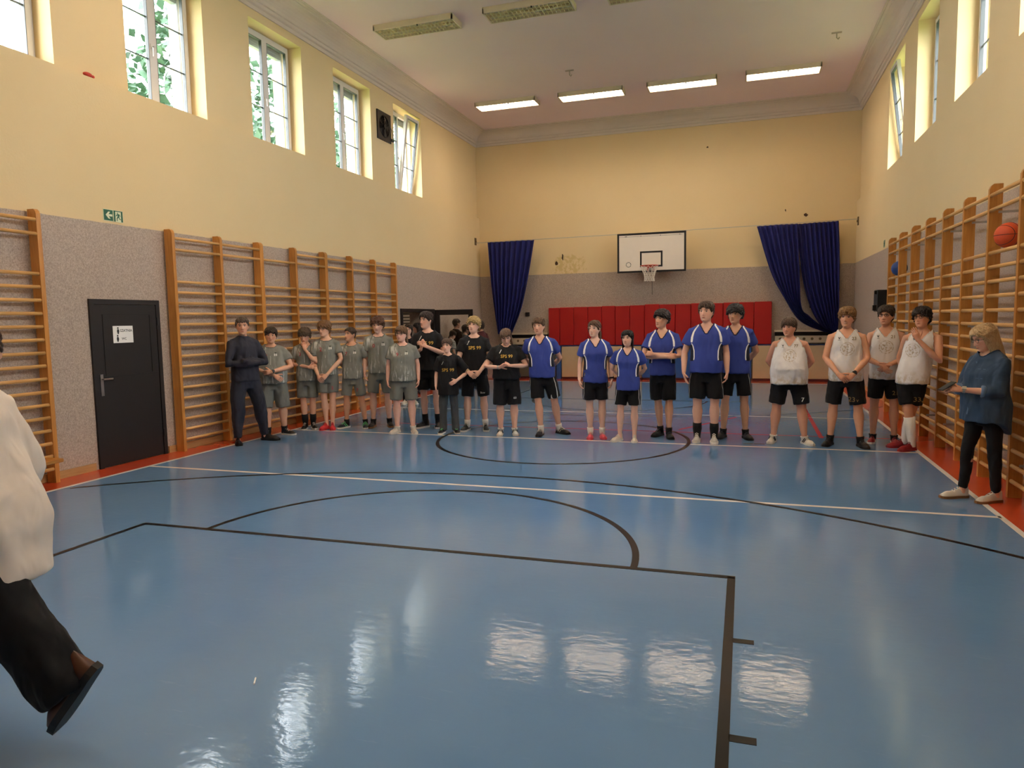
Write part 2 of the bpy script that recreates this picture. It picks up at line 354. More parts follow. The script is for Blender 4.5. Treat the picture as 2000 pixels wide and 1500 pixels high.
for z in (.25, 1.72): MB().tube([(.03, dw - .055, z), (.03, dw - .055, z + .1)], .012, 8).build('hinge', M_BLACK, d1)
def text_mesh(body, size, align='CENTER', bold=.012):
    cu = bpy.data.curves.new('t', 'FONT'); cu.body = body; cu.size = size; cu.align_x = align; cu.align_y = 'CENTER'; cu.resolution_u = 2; cu.offset = size * bold
    o = bpy.data.objects.new('t', cu); C.objects.link(o); bpy.context.view_layer.update()
    me = bpy.data.meshes.new_from_object(o.evaluated_get(bpy.context.evaluated_depsgraph_get())); bpy.data.objects.remove(o, do_unlink=True); bpy.data.curves.remove(cu); return me
ps = empty('paper_sign', (XL + .0195, 6.93, 1.615), label='white paper sign with two figures taped on the dark door', cat='sign')
MB().box(0, .001, -.15, .15, -.105, .105).build('sheet', M_PAPER, ps)
def wall_text(body, size, y, z, mat, parent, x=.002):
    me = text_mesh(body, size); o = link('lettering', me, mat, parent); o.rotation_euler = (PI / 2, 0, PI / 2); o.location = (x, y, z); return o
M_INK = plain('black_ink', '1A1A1C', .6)
wall_text('SZATNIA', .045, .045, .045, M_INK, ps); wall_text('WC', .042, .01, -.055, M_INK, ps)
for (y, z) in ((-.075, .045), (-.085, -.05)):
    MB().loft([[(.002, y + .011 * math.cos(a), z + .034 + .011 * math.sin(a)) for a in [2 * PI * k / 10 for k in range(10)]], [(.003, y + .011 * math.cos(a), z + .034 + .011 * math.sin(a)) for a in [2 * PI * k / 10 for k in range(10)]]]).add([(.003, y - .018, z - .005), (.003, y - .006, z - .042), (.003, y + .006, z - .042), (.003, y + .018, z - .005), (.003, y + .01, z + .02), (.003, y - .01, z + .02)], [(0, 1, 2, 3, 4, 5)]).build('figure_symbol', M_INK, ps)

# exit signs
def exit_sign(loc, rz, label, arrow=True):
    root = empty('exit_sign', loc, rz, 1, label, 'sign')           # local x: along the wall (reading direction), local -y: into the room
    def poly(name, pts, mat, y): MB().loft([[(x, y, z) for x, z in pts], [(x, y + .0015, z) for x, z in pts]]).build(name, mat, root)
    sq = lambda x0, x1, z0, z1: [(x0, z0), (x1, z0), (x1, z1), (x0, z1)]
    if arrow:
        MB().box(-.145, -.004, -.006, 0, 0, .14).build('plate', M_SIGNW, root); poly('green_field', sq(-.139, -.01, .006, .134), M_GREEN, -.0085)
        poly('arrow', [(-.115, .07), (-.075, .112), (-.048, .112), (-.072, .083), (-.02, .083), (-.02, .057), (-.072, .057), (-.048, .028), (-.075, .028)], M_SIGNW, -.011)
    MB().box(0, .141, -.006, 0, 0, .14).build('plate', M_SIGNW, root)
    for a, b in ((.005, .028), (.112, .136)): poly('green_field', sq(a, b, .004, .136), M_GREEN, -.0085)
    poly('green_field', sq(.028, .112, .126, .136), M_GREEN, -.0085)
    poly('running_figure', [(.053, .112), (.062, .118), (.068, .109), (.062, .101), (.055, .103)], M_GREEN, -.0085)
    poly('running_figure', [(.06, .1), (.04, .083), (.034, .07), (.041, .068), (.048, .078), (.06, .086), (.06, .066), (.046, .045), (.046, .016), (.056, .01), (.057, .042), (.074, .058), (.083, .037), (.108, .03), (.108, .038), (.089, .045), (.083, .072), (.084, .086), (.098, .068), (.103, .074), (.086, .098)], M_GREEN, -.0085)
exit_sign((XL, 6.915, 2.995), PI / 2, 'green exit sign with left arrow and running figure above the door')
exit_sign((XR, 15.85, 3.0), -PI / 2, 'small green running figure exit sign on the right wall', False)

# ------------------------------------------------------------------ open doorway at the far left end with glazed leaf
d2 = empty('door_2', (XL, DOOR2[0], 0)); tag(d2, kind='structure'); ow = DOOR2[1] - DOOR2[0]
MB().box(-.12, .03, 0, .09, 0, 2.0).box(-.12, .03, ow - .09, ow, 0, 2.0).box(-.12, .03, .09, ow - .09, 1.92, 2.0).build('door_frame', M_DOOR, d2)
lv = empty('door_leaf', (.02, ow + .02, 0), .12, parent=d2)
MB().box(.0, .12, 0, .045, .02, 1.98).box(.86, .97, 0, .045, .02, 1.98).box(.12, .86, 0, .045, 1.85, 1.98).box(.12, .86, 0, .045, .02, .85).build('leaf_frame', M_DOOR, lv)
MB().box(.12, .86, .02, .026, .85, 1.85).build('pane', M_GLASS, lv)
# corridor behind the doorway
M_CORR = plain('corridor_wall', 'B99A70', .8)
cor = MB().box(-10.2, -10.1, 13.2, 18.6, -.1, 2.7).box(-10.1, XO, 13.2, 13.3, -.1, 2.7).box(-10.1, XO, 18.5, 18.6, -.1, 2.7).box(-10.1, XO, 13.3, 18.5, 2.6, 2.7).build('wall_corridor', M_CORR); tag(cor, kind='structure')
tag(MB().box(-10.1, XO - .0, 13.3, 18.5, -.1, -.001).build('floor_corridor', plain('corridor_tiles', '8A7B6C', .3)), kind='structure')
ru = empty('slatted_blind', (-9.25, 18.44, .9), label='white slatted blind in the corridor behind the open doorway', cat='blind')
for k in range(12): MB().box(-.3, .2, -.02, .02, k * .085, k * .085 + .055).build('slat', M_WHITE, ru)
MB().box(-.33, .23, .03, .05, -.05, 1.06).build('shade_backing', plain('blind_shadow', '6A6660', .8), ru)  # grey sheet stands in for the shade between the slats
cd_ = empty('corridor_door', (-8.62, 18.46, 0), label='brown wooden door at the end of the corridor', cat='door')
MB().box(-.32, .42, -.03, .03, 0, 2.05).build('leaf', wood_mat('corridor_door_wood', '8A5E38', 'A0744A', 'z'), cd_); MB().box(-.36, -.32, -.05, .035, 0, 2.1).box(.42, .46, -.05, .035, 0, 2.1).box(-.36, .46, -.05, .035, 2.05, 2.1).build('casing', M_DOOR, cd_)
cl_ = empty('corridor_fill_lamp', (-9.0, 16.4, 2.595), label='unseen lamp added to brighten the corridor behind the doorway', cat='ceiling light')  # out of view, added to lift the dark corridor
MB().bbox(-.3, .3, -.3, .3, -.06, 0, .01).build('housing', M_WHITE, cl_); MB().box(-.27, .27, -.27, .27, -.066, -.061).build('diffuser', M_LITC := emit('corridor_fill_glow', 'FFE8CC', 7.0), cl_)

# ------------------------------------------------------------------ wall bars
Z_L = [2.87, 2.72, 2.295] + [2.295 - .1425 * k for k in range(1, 16)]
post_cache = {}
def post_mesh(th, dep, h):
    key = (th, dep, h)
    if key not in post_cache:   # rounded top front corner; local x: into the room, y: thickness
        prof = [(0, 0), (dep, 0), (dep, h - .05), (dep - .012, h - .02), (dep - .035, h), (0, h)]
        post_cache[key] = MB().loft([[(x, -th / 2, z) for x, z in prof], [(x, th / 2, z) for x, z in prof]]).mesh('post'); post_cache[key].materials.append(M_POST)
    return post_cache[key]
rung_cache = {}
def rung_mesh(L):
    L = round(L, 3)
    if L not in rung_cache:
        ring = [(.02 * math.cos(a) * .8, .02 * math.sin(a)) for a in [2 * PI * k / 10 for k in range(10)]]
        rung_cache[L] = MB().loft([[(x, -L / 2, z) for x, z in ring], [(x, L / 2, z) for x, z in ring]]).mesh('rung'); rung_cache[L].materials.append(M_RUNG)
        rung_cache[L].polygons.foreach_set('use_smooth', [True] * len(rung_cache[L].polygons))
    return rung_cache[L]
brk = MB().box(-.13, .02, -.03, -.024, -.012, .012).box(-.135, -.13, -.05, .0, -.03, .03).mesh('bracket'); brk.materials.append(M_STEEL)
def wall_bars(name, x, sgn, posts, h, zs, label, gap, wide=(), missing=(), dep=.125):
    root = empty(name, (x, posts[0], 0), 0 if sgn > 0 else PI, 1, label, 'wall bars')
    for i, y in enumerate(posts):
        yl = (y - posts[0]) * sgn; th = .085 if i in wide else .05
        inst('post', post_mesh(th, dep, h), root, (gap, yl, 0))
        for z in (h - .28, 1.55, .3): inst('bracket', brk, root, (gap + .01, yl + th / 2 + .03, z), sc=(gap / .135 if gap > .05 else .4, 1, 1))
        if i + 1 < len(posts):
            L = abs(posts[i + 1] - y)
            for k, z in enumerate(zs):
                if (i, k) in missing: continue
                inst('rung', rung_mesh(L), root, (gap + dep * (.80 if k > 1 else .86), yl + L / 2 * sgn * (1 if posts[i + 1] > y else -1), z))
    return root
wall_bars('wall_bars', XL, 1, [7.70 + .909 * i for i in range(8)], 2.985, Z_L, 'long row of wooden wall bars behind the players in grey on the left wall', .035, (2, 4), {(2, 0)})
wall_bars('wall_bars', XL, 1, [4.0, 4.9, 5.80], 2.985, Z_L, 'wooden wall bars at the left edge beside the dark door', .035)
wall_bars('wall_bars', XR, -1, [13.71 - .88 * i for i in range(10)], 2.985, Z_L, 'wooden wall bars with deep posts along the right wall behind the denim-shirted person', .165, (), (), .115)

def ball(loc, r, mat, label):
    root = empty('basketball', loc, .5, 1, label, 'ball')
    MB().sphere((0, 0, 0), r, 32, 20).build('rubber_shell', mat, root, True)
    mb = MB(); mb.torus((0, 0, 0), r, .0025, 48, 6, 'x').torus((0, 0, 0), r, .0025, 48, 6, 'z')
    for s in (-1, 1):
        pts = []
        for k in range(48):
            a = 2 * PI * k / 48; p = Vector((s * (.62 - .25 * math.cos(2 * a)), math.cos(a) * .9, math.sin(a))).normalized() * r; pts.append(p)
        rings = []
        for k in range(48):
            t = (pts[(k + 1) % 48] - pts[k - 1]).normalized(); nrm = pts[k].normalized(); b = t.cross(nrm)
            rings.append([pts[k] + nrm * .0025, pts[k] + b * .003, pts[k] - nrm * .0025, pts[k] - b * .003])
        mb.loft(rings, closed=True)
    mb.build('seam', M_BLACK, root, True)
ball((2.385, 8.02, 2.435), .121, M_BALL, 'orange basketball resting in the right wall bars')
ball((2.385, 13.1, 2.435), .121, M_BALLB, 'blue ball wedged in the far end of the right wall bars')
# loudspeaker on the right wall
sp = empty('loudspeaker', (XR, 14.75, 1.62), label='black loudspeaker hung on the right wall past the bars', cat='speaker')
MB().bbox(-.3, -.03, -.17, .17, .12, .52, .012).build('cabinet', M_BLACK, sp)
MB().box(-.302, -.298, -.15, .15, .14, .5).build('grille', plain('speaker_mesh', '232326', .8, bump=.6, bscale=400), sp); MB().box(-.05, 0, -.03, .03, .25, .4).box(-.34, -.3, -.16, -.1, .44, .5).box(-.36, -.3, -.16, -.08, .14, .24).build('bracket', M_BLACK, sp)
# bench under the left bars
be = empty('gym_bench', (XL + .32, 3.98, 0), label='low wooden bench in front of the left edge wall bars', cat='bench')
MB().bbox(-.12, .12, -1.2, 1.68, .275, .315, .006).build('seat', M_BENCH, be); 
for y in (-.9, 1.35):
    MB().loft([[(-.11, y - .025, .275), (.11, y - .025, .275), (.13, y - .025, 0), (-.13, y - .025, 0)], [(-.11, y + .025, .275), (.11, y + .025, .275), (.13, y + .025, 0), (-.13, y + .025, 0)]]).build('leg', M_BENCH, be)
MB().box(-.02, .02, -.9, 1.35, .07, .14).build('stretcher', M_BENCH, be)

# fan between the windows
fa = empty('wall_fan', (XLU, 14.12, 5.89), label='square dark ventilation fan mounted between two left windows', cat='fan')
M_FAN = plain('fan_black', '1D1A19', .55); 
mb = MB(); 
o_ = .30; n = 40
rings = [[(.004, o_ * max(-1, min(1, 1.45 * math.cos(a))), o_ * max(-1, min(1, 1.45 * math.sin(a)))) for a in [2 * PI * k / n for k in range(n)]], [(.03, o_ * max(-1, min(1, 1.45 * math.cos(a))), o_ * max(-1, min(1, 1.45 * math.sin(a)))) for a in [2 * PI * k / n for k in range(n)]], [(.03, .235 * math.cos(a), .235 * math.sin(a)) for a in [2 * PI * k / n for k in range(n)]], [(.004, .225 * math.cos(a), .225 * math.sin(a)) for a in [2 * PI * k / n for k in range(n)]]]
mb.loft(rings, cap=True).build('housing', M_FAN, fa)
for k in range(5):
    a = 2 * PI * k / 5; mb = MB(); pts = []
    rg = []
    for q in range(5):
        r_ = .05 + .165 * q / 4; w_ = .2 + .35 * q / 4
        rg.append([(.012, r_ * math.cos(a - w_ / 2), r_ * math.sin(a - w_ / 2)), (.022, r_ * math.cos(a + w_ / 2), r_ * math.sin(a + w_ / 2)), (.024, r_ * math.cos(a + w_ / 2), r_ * math.sin(a + w_ / 2)), (.014, r_ * math.cos(a - w_ / 2), r_ * math.sin(a - w_ / 2))])
    mb.loft(rg).build('blade', plain('fan_blade', '4A423C', .45), fa)
mb = MB()
for R_ in (.07, .12, .17, .22): mb.torus((.034, 0, 0), R_, .003, 32, 5, 'x')
for k in range(6): a = PI * k / 6; mb.tube([(.034, -.23 * math.cos(a), -.23 * math.sin(a)), (.034, .23 * math.cos(a), .23 * math.sin(a))], .003, 5)
mb.build('guard', plain('guard_wire', '2C2825', .4), fa); MB().tube([(.03, 0, 0), (.05, 0, 0)], .05, 14).build('motor_hub', M_FAN, fa)
MB().tube([(.02, .28, .1), (.03, .33, -.02), (.03, .38, -.12), (.02, .40, -.2)], .006, 6).box(.005, .04, .29, .42, -.24, -.19).build('cable', M_BLACK, fa)
rd = MB().sphere((0, 0, 0), .05, 10, 7, (.6, 1.3, .55)).sphere((.0, .07, -.005), .02, 8, 6).build('red_shuttlecock', plain('red_plastic', 'C73A2C', .5), None, True, (-7.41, 6.72, 4.68)); tag(rd, 'small red plastic shuttlecock lying on the left window ledge', 'shuttlecock')
# old hooks in the ceiling
for i, (x, y) in enumerate([(-3.65, 15.46), (1.59, 15.27)]):
    hk = MB().tube([(x, y, ZCE), (x, y, ZCE - .1), (x + .03, y, ZCE - .13), (x + .05, y, ZCE - .1)], .012, 6).tube([(x - .09, y, ZCE - .006), (x + .09, y, ZCE - .006)], .02, 6).build('ceiling_hook', plain('old_metal', 'B5A298', .6)); tag(hk, ['small metal hook in the middle of the ceiling', 'small metal hook in the ceiling near the right cornice'][i], 'hook')

# ------------------------------------------------------------------ ceiling lights
M_HOUS = plain('lamp_housing', 'DCCBB6', .5); M_LIT = emit('lit_tubes', 'FFE8CC', 10.0); M_REFL = plain('lamp_reflector', 'F0DCA4', .35, metal=.1, var=.15, scale=30); M_LOUV = plain('louvre_metal', 'F0E6C6', .35, metal=.1)
lou_c = MB().box(-.0015, .0015, -.2, .2, -.03, 0).mesh('louvre'); lou_c.materials.append(M_LOUV)
lou_w = MB().box(-.0015, .0015, -.2, .2, -.03, 0).mesh('louvre'); lou_w.materials.append(M_WHITE)
def lamp(x, y, lit, label):
    root = empty('ceiling_lamp', (x, y, ZCE), 0, 1, label, 'ceiling light', 'fluorescent ceiling lamps'); L, W = .77, .235
    MB().box(-L, L, -W, W, -.02, 0).box(-L, L, -W, -W + .025, -.1, -.02).box(-L, L, W - .025, W, -.1, -.02).box(-L, -L + .025, -W, W, -.1, -.02).box(L - .025, L, -W, W, -.1, -.02).build('housing', M_HOUS, root)
    if not lit: MB().box(-L + .025, L - .025, -W + .025, W - .025, -.025, -.021).build('reflector', M_REFL, root)
    for s in (-.1, .1): MB().tube([(-L + .04, s, -.05), (L - .04, s, -.05)], .019 if not lit else .03, 10).build('tube', M_LIT if lit else M_WHITE, root, True)
    if lit: MB().box(-L + .03, L - .03, -W + .03, W - .03, -.066, -.064).build('diffuser', M_LIT, root)
    MB().box(-L + .02, L - .02, -.0015, .0015, -.1, -.07).box(-L + .02, L - .02, -.115, -.112, -.1, -.07).box(-L + .02, L - .02, .112, .115, -.1, -.07).build('louvre_rail', M_WHITE if lit else M_LOUV, root)
    for k in range(21): inst('louvre', lou_w if lit else lou_c, root, (-L + .05 + k * (2 * L - .1) / 20, 0, -.07))
    MB().tube([(.1, -W + .01, -.1), (.1, -W + .01, -.125)], .012, 8).build('latch', M_BLACK, root)
names4 = ['leftmost', 'second from left', 'third from left', 'rightmost']
for i, x in enumerate([-5.61, -3.51, -1.42, .72]): lamp(x, 17.1, True, 'lit fluorescent lamp with louvres, %s of the far ceiling row' % names4[i])
for i, x in enumerate([-5.66, -3.56, -1.45, .70]): lamp(x, 12.15, False, 'switched-off fluorescent lamp with gilt louvres, %s of the near ceiling row' % names4[i])
for j, y in enumerate((7.2, 2.25)):      # unseen lit rows above and behind the viewpoint, added to light the people's fronts
    for i, x in enumerate([-5.66, -3.56, -1.45, .70]): lamp(x, y, True, 'added unseen fill lamp, %s of the %s' % (names4[i], ('ceiling row above the free-throw line', 'ceiling row nearest the front wall')[j]))

# ------------------------------------------------------------------ back wall: backboard, curtains, padding
bb = empty('basketball_hoop', (-2.378, 19.25, 2.895), label='white basketball backboard with black border, red rim and net', cat='basketball hoop')
BW, BH = .90, 1.04
MB().box(-BW, BW, 0, .03, 0, BH).build('board', plain('board_white', 'E9DFD0', .35, var=.03), bb)
def frame(name, x0, x1, z0, z1, t, y, mat): MB().box(x0, x1, y, .0, z0, z0 + t).box(x0, x1, y, .0, z1 - t, z1).box(x0, x0 + t, y, .0, z0 + t, z1 - t).box(x1 - t, x1, y, .0, z0 + t, z1 - t).build(name, mat, bb)
frame('border', -BW, BW, 0, BH, .05, -.006, M_BLACK); frame('target_square', -.295, .295, .14, .555, .045, -.003, M_BLACK)
for x in (-.68, -.65, -.27, .24, .74): MB().tube([(x, -.002, .955 + x * .0), (x, -.012, .955)], .012, 8).build('bolt', M_GASK, bb)
MB().box(-.85, .8, -.003, 0, .945, .95).build('groove', M_GASK, bb)
for k in range(11): a = 2 * PI * k / 11; MB().sphere((-.6 + .062 * math.cos(a), -.002, .215 + .062 * math.sin(a)), .012, 8, 5, (1, .2, 1)).build('emblem_dot', plain('emblem_green', '1F3B30', .5), bb)
RY, RZ = -.40, .145
MB().torus((0, RY, RZ), .225, .011, 36, 8).build('rim', M_RIM, bb, True)
MB().box(-.09, .09, -.19, -.0, RZ - .03, RZ - .0).box(-.09, -.07, -.15, 0, RZ - .12, RZ - .0).box(.07, .09, -.15, 0, RZ - .12, RZ - .0).build('rim_bracket', M_RIM, bb)
mb = MB()
lev = [(.222, 0), (.19, -.1), (.15, -.2), (.125, -.3), (.135, -.4)]
for k in range(12):
    for q in range(4):
        for s in (-.5, .5):
            a0 = 2 * PI * (k + (q % 2) * .5) / 12; a1 = a0 + 2 * PI * s / 12
            mb.tube([(lev[q][0] * math.cos(a0), RY + lev[q][0] * math.sin(a0), RZ + lev[q][1]), (lev[q + 1][0] * math.cos(a1), RY + lev[q + 1][0] * math.sin(a1), RZ + lev[q + 1][1])], .0065, 4, False)
mb.build('net', M_NET, bb); MB().tube([(.05, -.2, -.15), (.05, -.2, -.6)], .006, 6).build('hanging_cord', M_BLACK, bb)
mb = MB()
for x in (-.5, .5):
    mb.box(x - .03, x + .03, .03, .45, .8, .86).box(x - .03, x + .03, .03, .45, .1, .16).tube([(x, .04, .15), (x, .44, .8)], .02, 6)
mb.build('wall_bracket', M_BLACK, bb)

def curtain(name, Lc, Rc, label, pl, y=19.27, seed=0):
    """Lc, Rc: edge polylines (x, z) from top to bottom"""
    def samp(c, t):
        q = t * (len(c) - 1); i = min(int(q), len(c) - 2); f = q - i
        p = [c[max(i - 1, 0)], c[i], c[i + 1], c[min(i + 2, len(c) - 1)]]
        return tuple(.5 * ((2 * p[1][k]) + (-p[0][k] + p[2][k]) * f + (2 * p[0][k] - 5 * p[1][k] + 4 * p[2][k] - p[3][k]) * f * f + (-p[0][k] + 3 * p[1][k] - 3 * p[2][k] + p[3][k]) * f ** 3) for k in (0, 1))
    NU, NV = pl * 8, 40; front = []; back = []
    for j in range(NV + 1):
        t = j / NV; a = samp(Lc, t); b = samp(Rc, t); rowf = []; rowb = []
        for i in range(NU + 1):
            u = i / NU; x = a[0] + (b[0] - a[0]) * u; z = a[1] + (b[1] - a[1]) * u
            amp = .035 + .03 * t
            dy = amp * math.sin(2 * PI * pl * u + .8 * math.sin(5 * u + seed)) + .02 * math.sin(7 * u + 3 * t + seed)
            rowf.append((x, y + dy - .004, z)); rowb.append((x, y + dy + .004, z))
        front.append(rowf); back.append(rowb)
    rings = [f + b[::-1] for f, b in zip(front, back)]
    o = MB().loft(rings).build(name, M_CURT, None, True); return tag(o, label, 'curtain', 'navy stage curtains')
curtain('curtain', [(-6.98, 3.90), (-6.92, 2.94), (-6.83, 2.07), (-6.72, 1.30)], [(-5.60, 3.90), (-5.76, 3.04), (-5.99, 2.05), (-6.31, 1.26)], 'navy blue curtain narrowing downwards at the left of the back wall', 9)
curtain('curtain', [(.26, 3.95), (.6, 2.81), (.92, 2.16), (1.29, 1.57), (1.77, 1.31), (2.1, 1.22)], [(1.22, 3.96), (1.28, 2.9), (1.34, 1.92), (1.52, 1.68), (1.79, 1.44), (2.12, 1.24)], 'navy blue curtain swept sideways, left of the pair on the right', 8, seed=1)
curtain('curtain', [(1.20, 3.965), (1.36, 2.65), (1.56, 1.89), (1.79, 1.45), (2.02, 1.22)], [(2.17, 3.99), (2.21, 3.2), (2.22, 2.4), (2.22, 1.7), (2.2, 1.18)], 'navy blue curtain hanging straight, right of the pair on the right', 9, y=19.41, seed=2)
wi = empty('curtain_wire', (0, 19.33, 3.94), label='thin steel wire stretched across the back wall carrying the curtains', cat='wire')
MB().tube([(XL, 0, -.03), (-2.4, 0, .0), (XR, 0, .06)], .008, 6).build('cable', M_STEEL, wi)
for x in (XL + .012, XR - .012): MB().box(x - .012, x + .012, -.05, .05, -.09, .11).box(x - .03, x + .03, -.01, .01, -.02, .03).build('anchor_plate', plain('old_brass', '6B5535', .5, metal=.5), wi)

rp = empty('wall_padding', (0, 19.62, .955), label='long red padded panel wall behind the players', cat='wall padding')
sm = [-5.30, -4.98, -4.58, -4.17, -3.78, -3.4, -3.0, -2.6, -2.2, -1.78, -1.37, -.97, -.55, -.16, .22, .66]
hts = [1.06, 1.065, 1.07, 1.07, 1.08, 1.07, 1.08, 1.1, 1.09, 1.09, 1.1, 1.09, 1.1, 1.1, 1.105]
for i in range(15): MB().bbox(sm[i] + .004, sm[i + 1] - .004, -.05, .07, 0, hts[i], .012).build('panel', M_RED, rp)
lw = [(-6.35, -5.09, M_OLIVE, 'dark olive mat standing against the back wall'), (-4.92, -2.68, M_BEIGE, 'beige mat standing below the red padding, left one'), (-2.66, .17, M_BLUEM, 'blue mat standing below the red padding in the middle'), (.20, 2.25, M_BEIGE, 'beige mat standing against the back wall below the right ledge')]
for x0, x1, m, lab in lw:
    r_ = empty('gym_mat', ((x0 + x1) / 2, 19.58, 0), label=lab, cat='mat', group='mats along the back wall'); hw = (x1 - x0) / 2
    MB().bbox(-hw, hw, -.05, .09, .06, .93, .01).build('cover', m, r_); MB().box(-hw - .01, hw + .01, -.055, .1, .93, .95).build('top_edge', plain('navy_edging', '22407E', .5), r_); MB().box(-hw, hw, -.052, .1, 0, .06).build('base_strip', plain('maroon_base', '4A1820', .5), r_)
MB2 = MB().bbox(-5.07, -4.94, 19.5, 19.66, 0, .95, .01).build('padded_post', M_BLUEM); tag(MB2, 'narrow blue padded post between olive and beige mats', 'padding')
MB3 = MB().bbox(2.42, 2.56, 18.4, 18.6, 0, 1.3, .015).build('padded_post', M_BLUEM); tag(MB3, 'narrow blue padded post in the right back corner', 'padding')
def ledge(x0, x1, label):
    r_ = empty('radiator_shelf', ((x0 + x1) / 2, YB, 0), label=label, cat='shelf'); hw = (x1 - x0) / 2
    MB().bbox(-hw, hw, -.2, 0, 1.27, 1.32, .005).build('shelf_board', plain('shelf_paint', 'CDBFA6', .5), r_)
    MB().box(-hw + .02, hw - .02, -.04, 0, 1.16, 1.27).build('gap_shade', M_BLACK, r_)  # black strip stands in for the shade under the shelf
    MB().box(-hw + .02, hw - .02, -.12, -.1, .99, 1.17).build('front_board', plain('board_paint', 'D8C7A8', .55), r_)
    n = int((2 * hw - .2) / .19)
    for k in range(n):
        x = -hw + .15 + k * .19
        MB().tube([(x, -.12, 1.09), (x, -.1225, 1.09)], .035, 14).build('round_hole', plain('hole_dark', '7A654A', .9), r_)
ledge(-6.75, -5.33, 'shelf with round holed front board below the left curtain'); ledge(.72, 2.4, 'shelf with round holed front board below the right curtains')
# perforated radiator cover in the left corner with shoes on top
rc = empty('radiator_cover', (XL + .005, 18.1, 0), label='wooden radiator cover with slotted holes in the left back corner', cat='radiator cover')
MB().box(.36, .39, -.85, .75, .2, 1.12).build('front_panel', M_PLY, rc); MB().bbox(0, .42, -.88, .8, 1.16, 1.21, .005).build('top_board', plain('dark_top_board', '3A2A22', .4), rc)
for y in (-.85, .72): MB().box(.002, .36, y, y + .03, .0, 1.16).build('side_panel', M_PLY, rc)
slot = MB().box(.388, .3925, -.03, .03, -.012, .012).mesh('slot'); slot.materials.append(plain('hole_dark', '7A654A', .9))
for j in range(8):
    for k in range(9): inst('slot', slot, rc, (0, -.68 + k * .165, .33 + j * .1))
# sockets
for (x, z, lab) in ((-5.95, 1.85, 'dark wall socket box left of the red padding'), (1.62, 1.93, 'dark wall socket box between the right curtains')):
    s_ = empty('socket_box', (x, YB, z), label=lab, cat='socket'); MB().bbox(-.06, .06, -.05, 0, -.06, .06, .008).build('case', plain('socket_brown', '2A211D', .4), s_); MB().tube([(0, -.05, 0), (0, -.053, 0)], .03, 16).build('socket_face', M_BLACK, s_)
# ------------------------------------------------------------------ people
def remesh(mb, vox, smooth=3):
    me = mb.mesh('tmp'); o = bpy.data.objects.new('tmp', me); C.objects.link(o)
    md = o.modifiers.new('r', 'REMESH'); md.mode = 'VOXEL'; md.voxel_size = vox; md.adaptivity = 0
    dg = bpy.context.evaluated_depsgraph_get(); out = bpy.data.meshes.new_from_object(o.evaluated_get(dg))
    bpy.data.objects.remove(o, do_unlink=True); bpy.data.meshes.remove(me)
    bm = bmesh.new(); bm.from_mesh(out); bpy.data.meshes.remove(out)
    for _ in range(smooth): bmesh.ops.smooth_vert(bm, verts=bm.verts, factor=.5, use_axis_x=True, use_axis_y=True, use_axis_z=True)
    return bm
def ell(cx, cy, z, rx, ry, n=20, e=2.3):
    out = []
    for k in range(n):
        a = 2 * PI * k / n; c, s = math.cos(a), math.sin(a)
        out.append((cx + rx * math.copysign(abs(c) ** (2 / e), c), cy + ry * math.copysign(abs(s) ** (2 / e), s), z))
    return out
HT = [(-1, .018, .064, -.03), (-.9, .037, .088, .005), (-.7, .055, .095, .04), (-.45, .066, .097, .074), (-.2, .076, .097, .093), (.1, .081, .098, .104), (.4, .082, .096, .107), (.65, .075, .083, .097), (.85, .055, .057, .074), (.96, .028, .030, .040), (1, .006, .006, .012)]
HH = .124
def head_sec(t):
    for a, b in zip(HT, HT[1:]):
        if t <= b[0]:
            f = (t - a[0]) / (b[0] - a[0]); return [a[i] + (b[i] - a[i]) * f for i in (1, 2, 3)]
    return HT[-1][1:]
def hsurf(az, t):    # az 0 = front (-y), positive towards +x ; t -1..1
    w_, f, b = head_sec(t); cy = (b - f) / 2; ry = (f + b) / 2
    return Vector((w_ * math.sin(az), cy - ry * math.cos(az), t * HH))
def smst(a, b, x): t = min(1, max(0, (x - a) / (b - a))); return t * t * (3 - 2 * t)

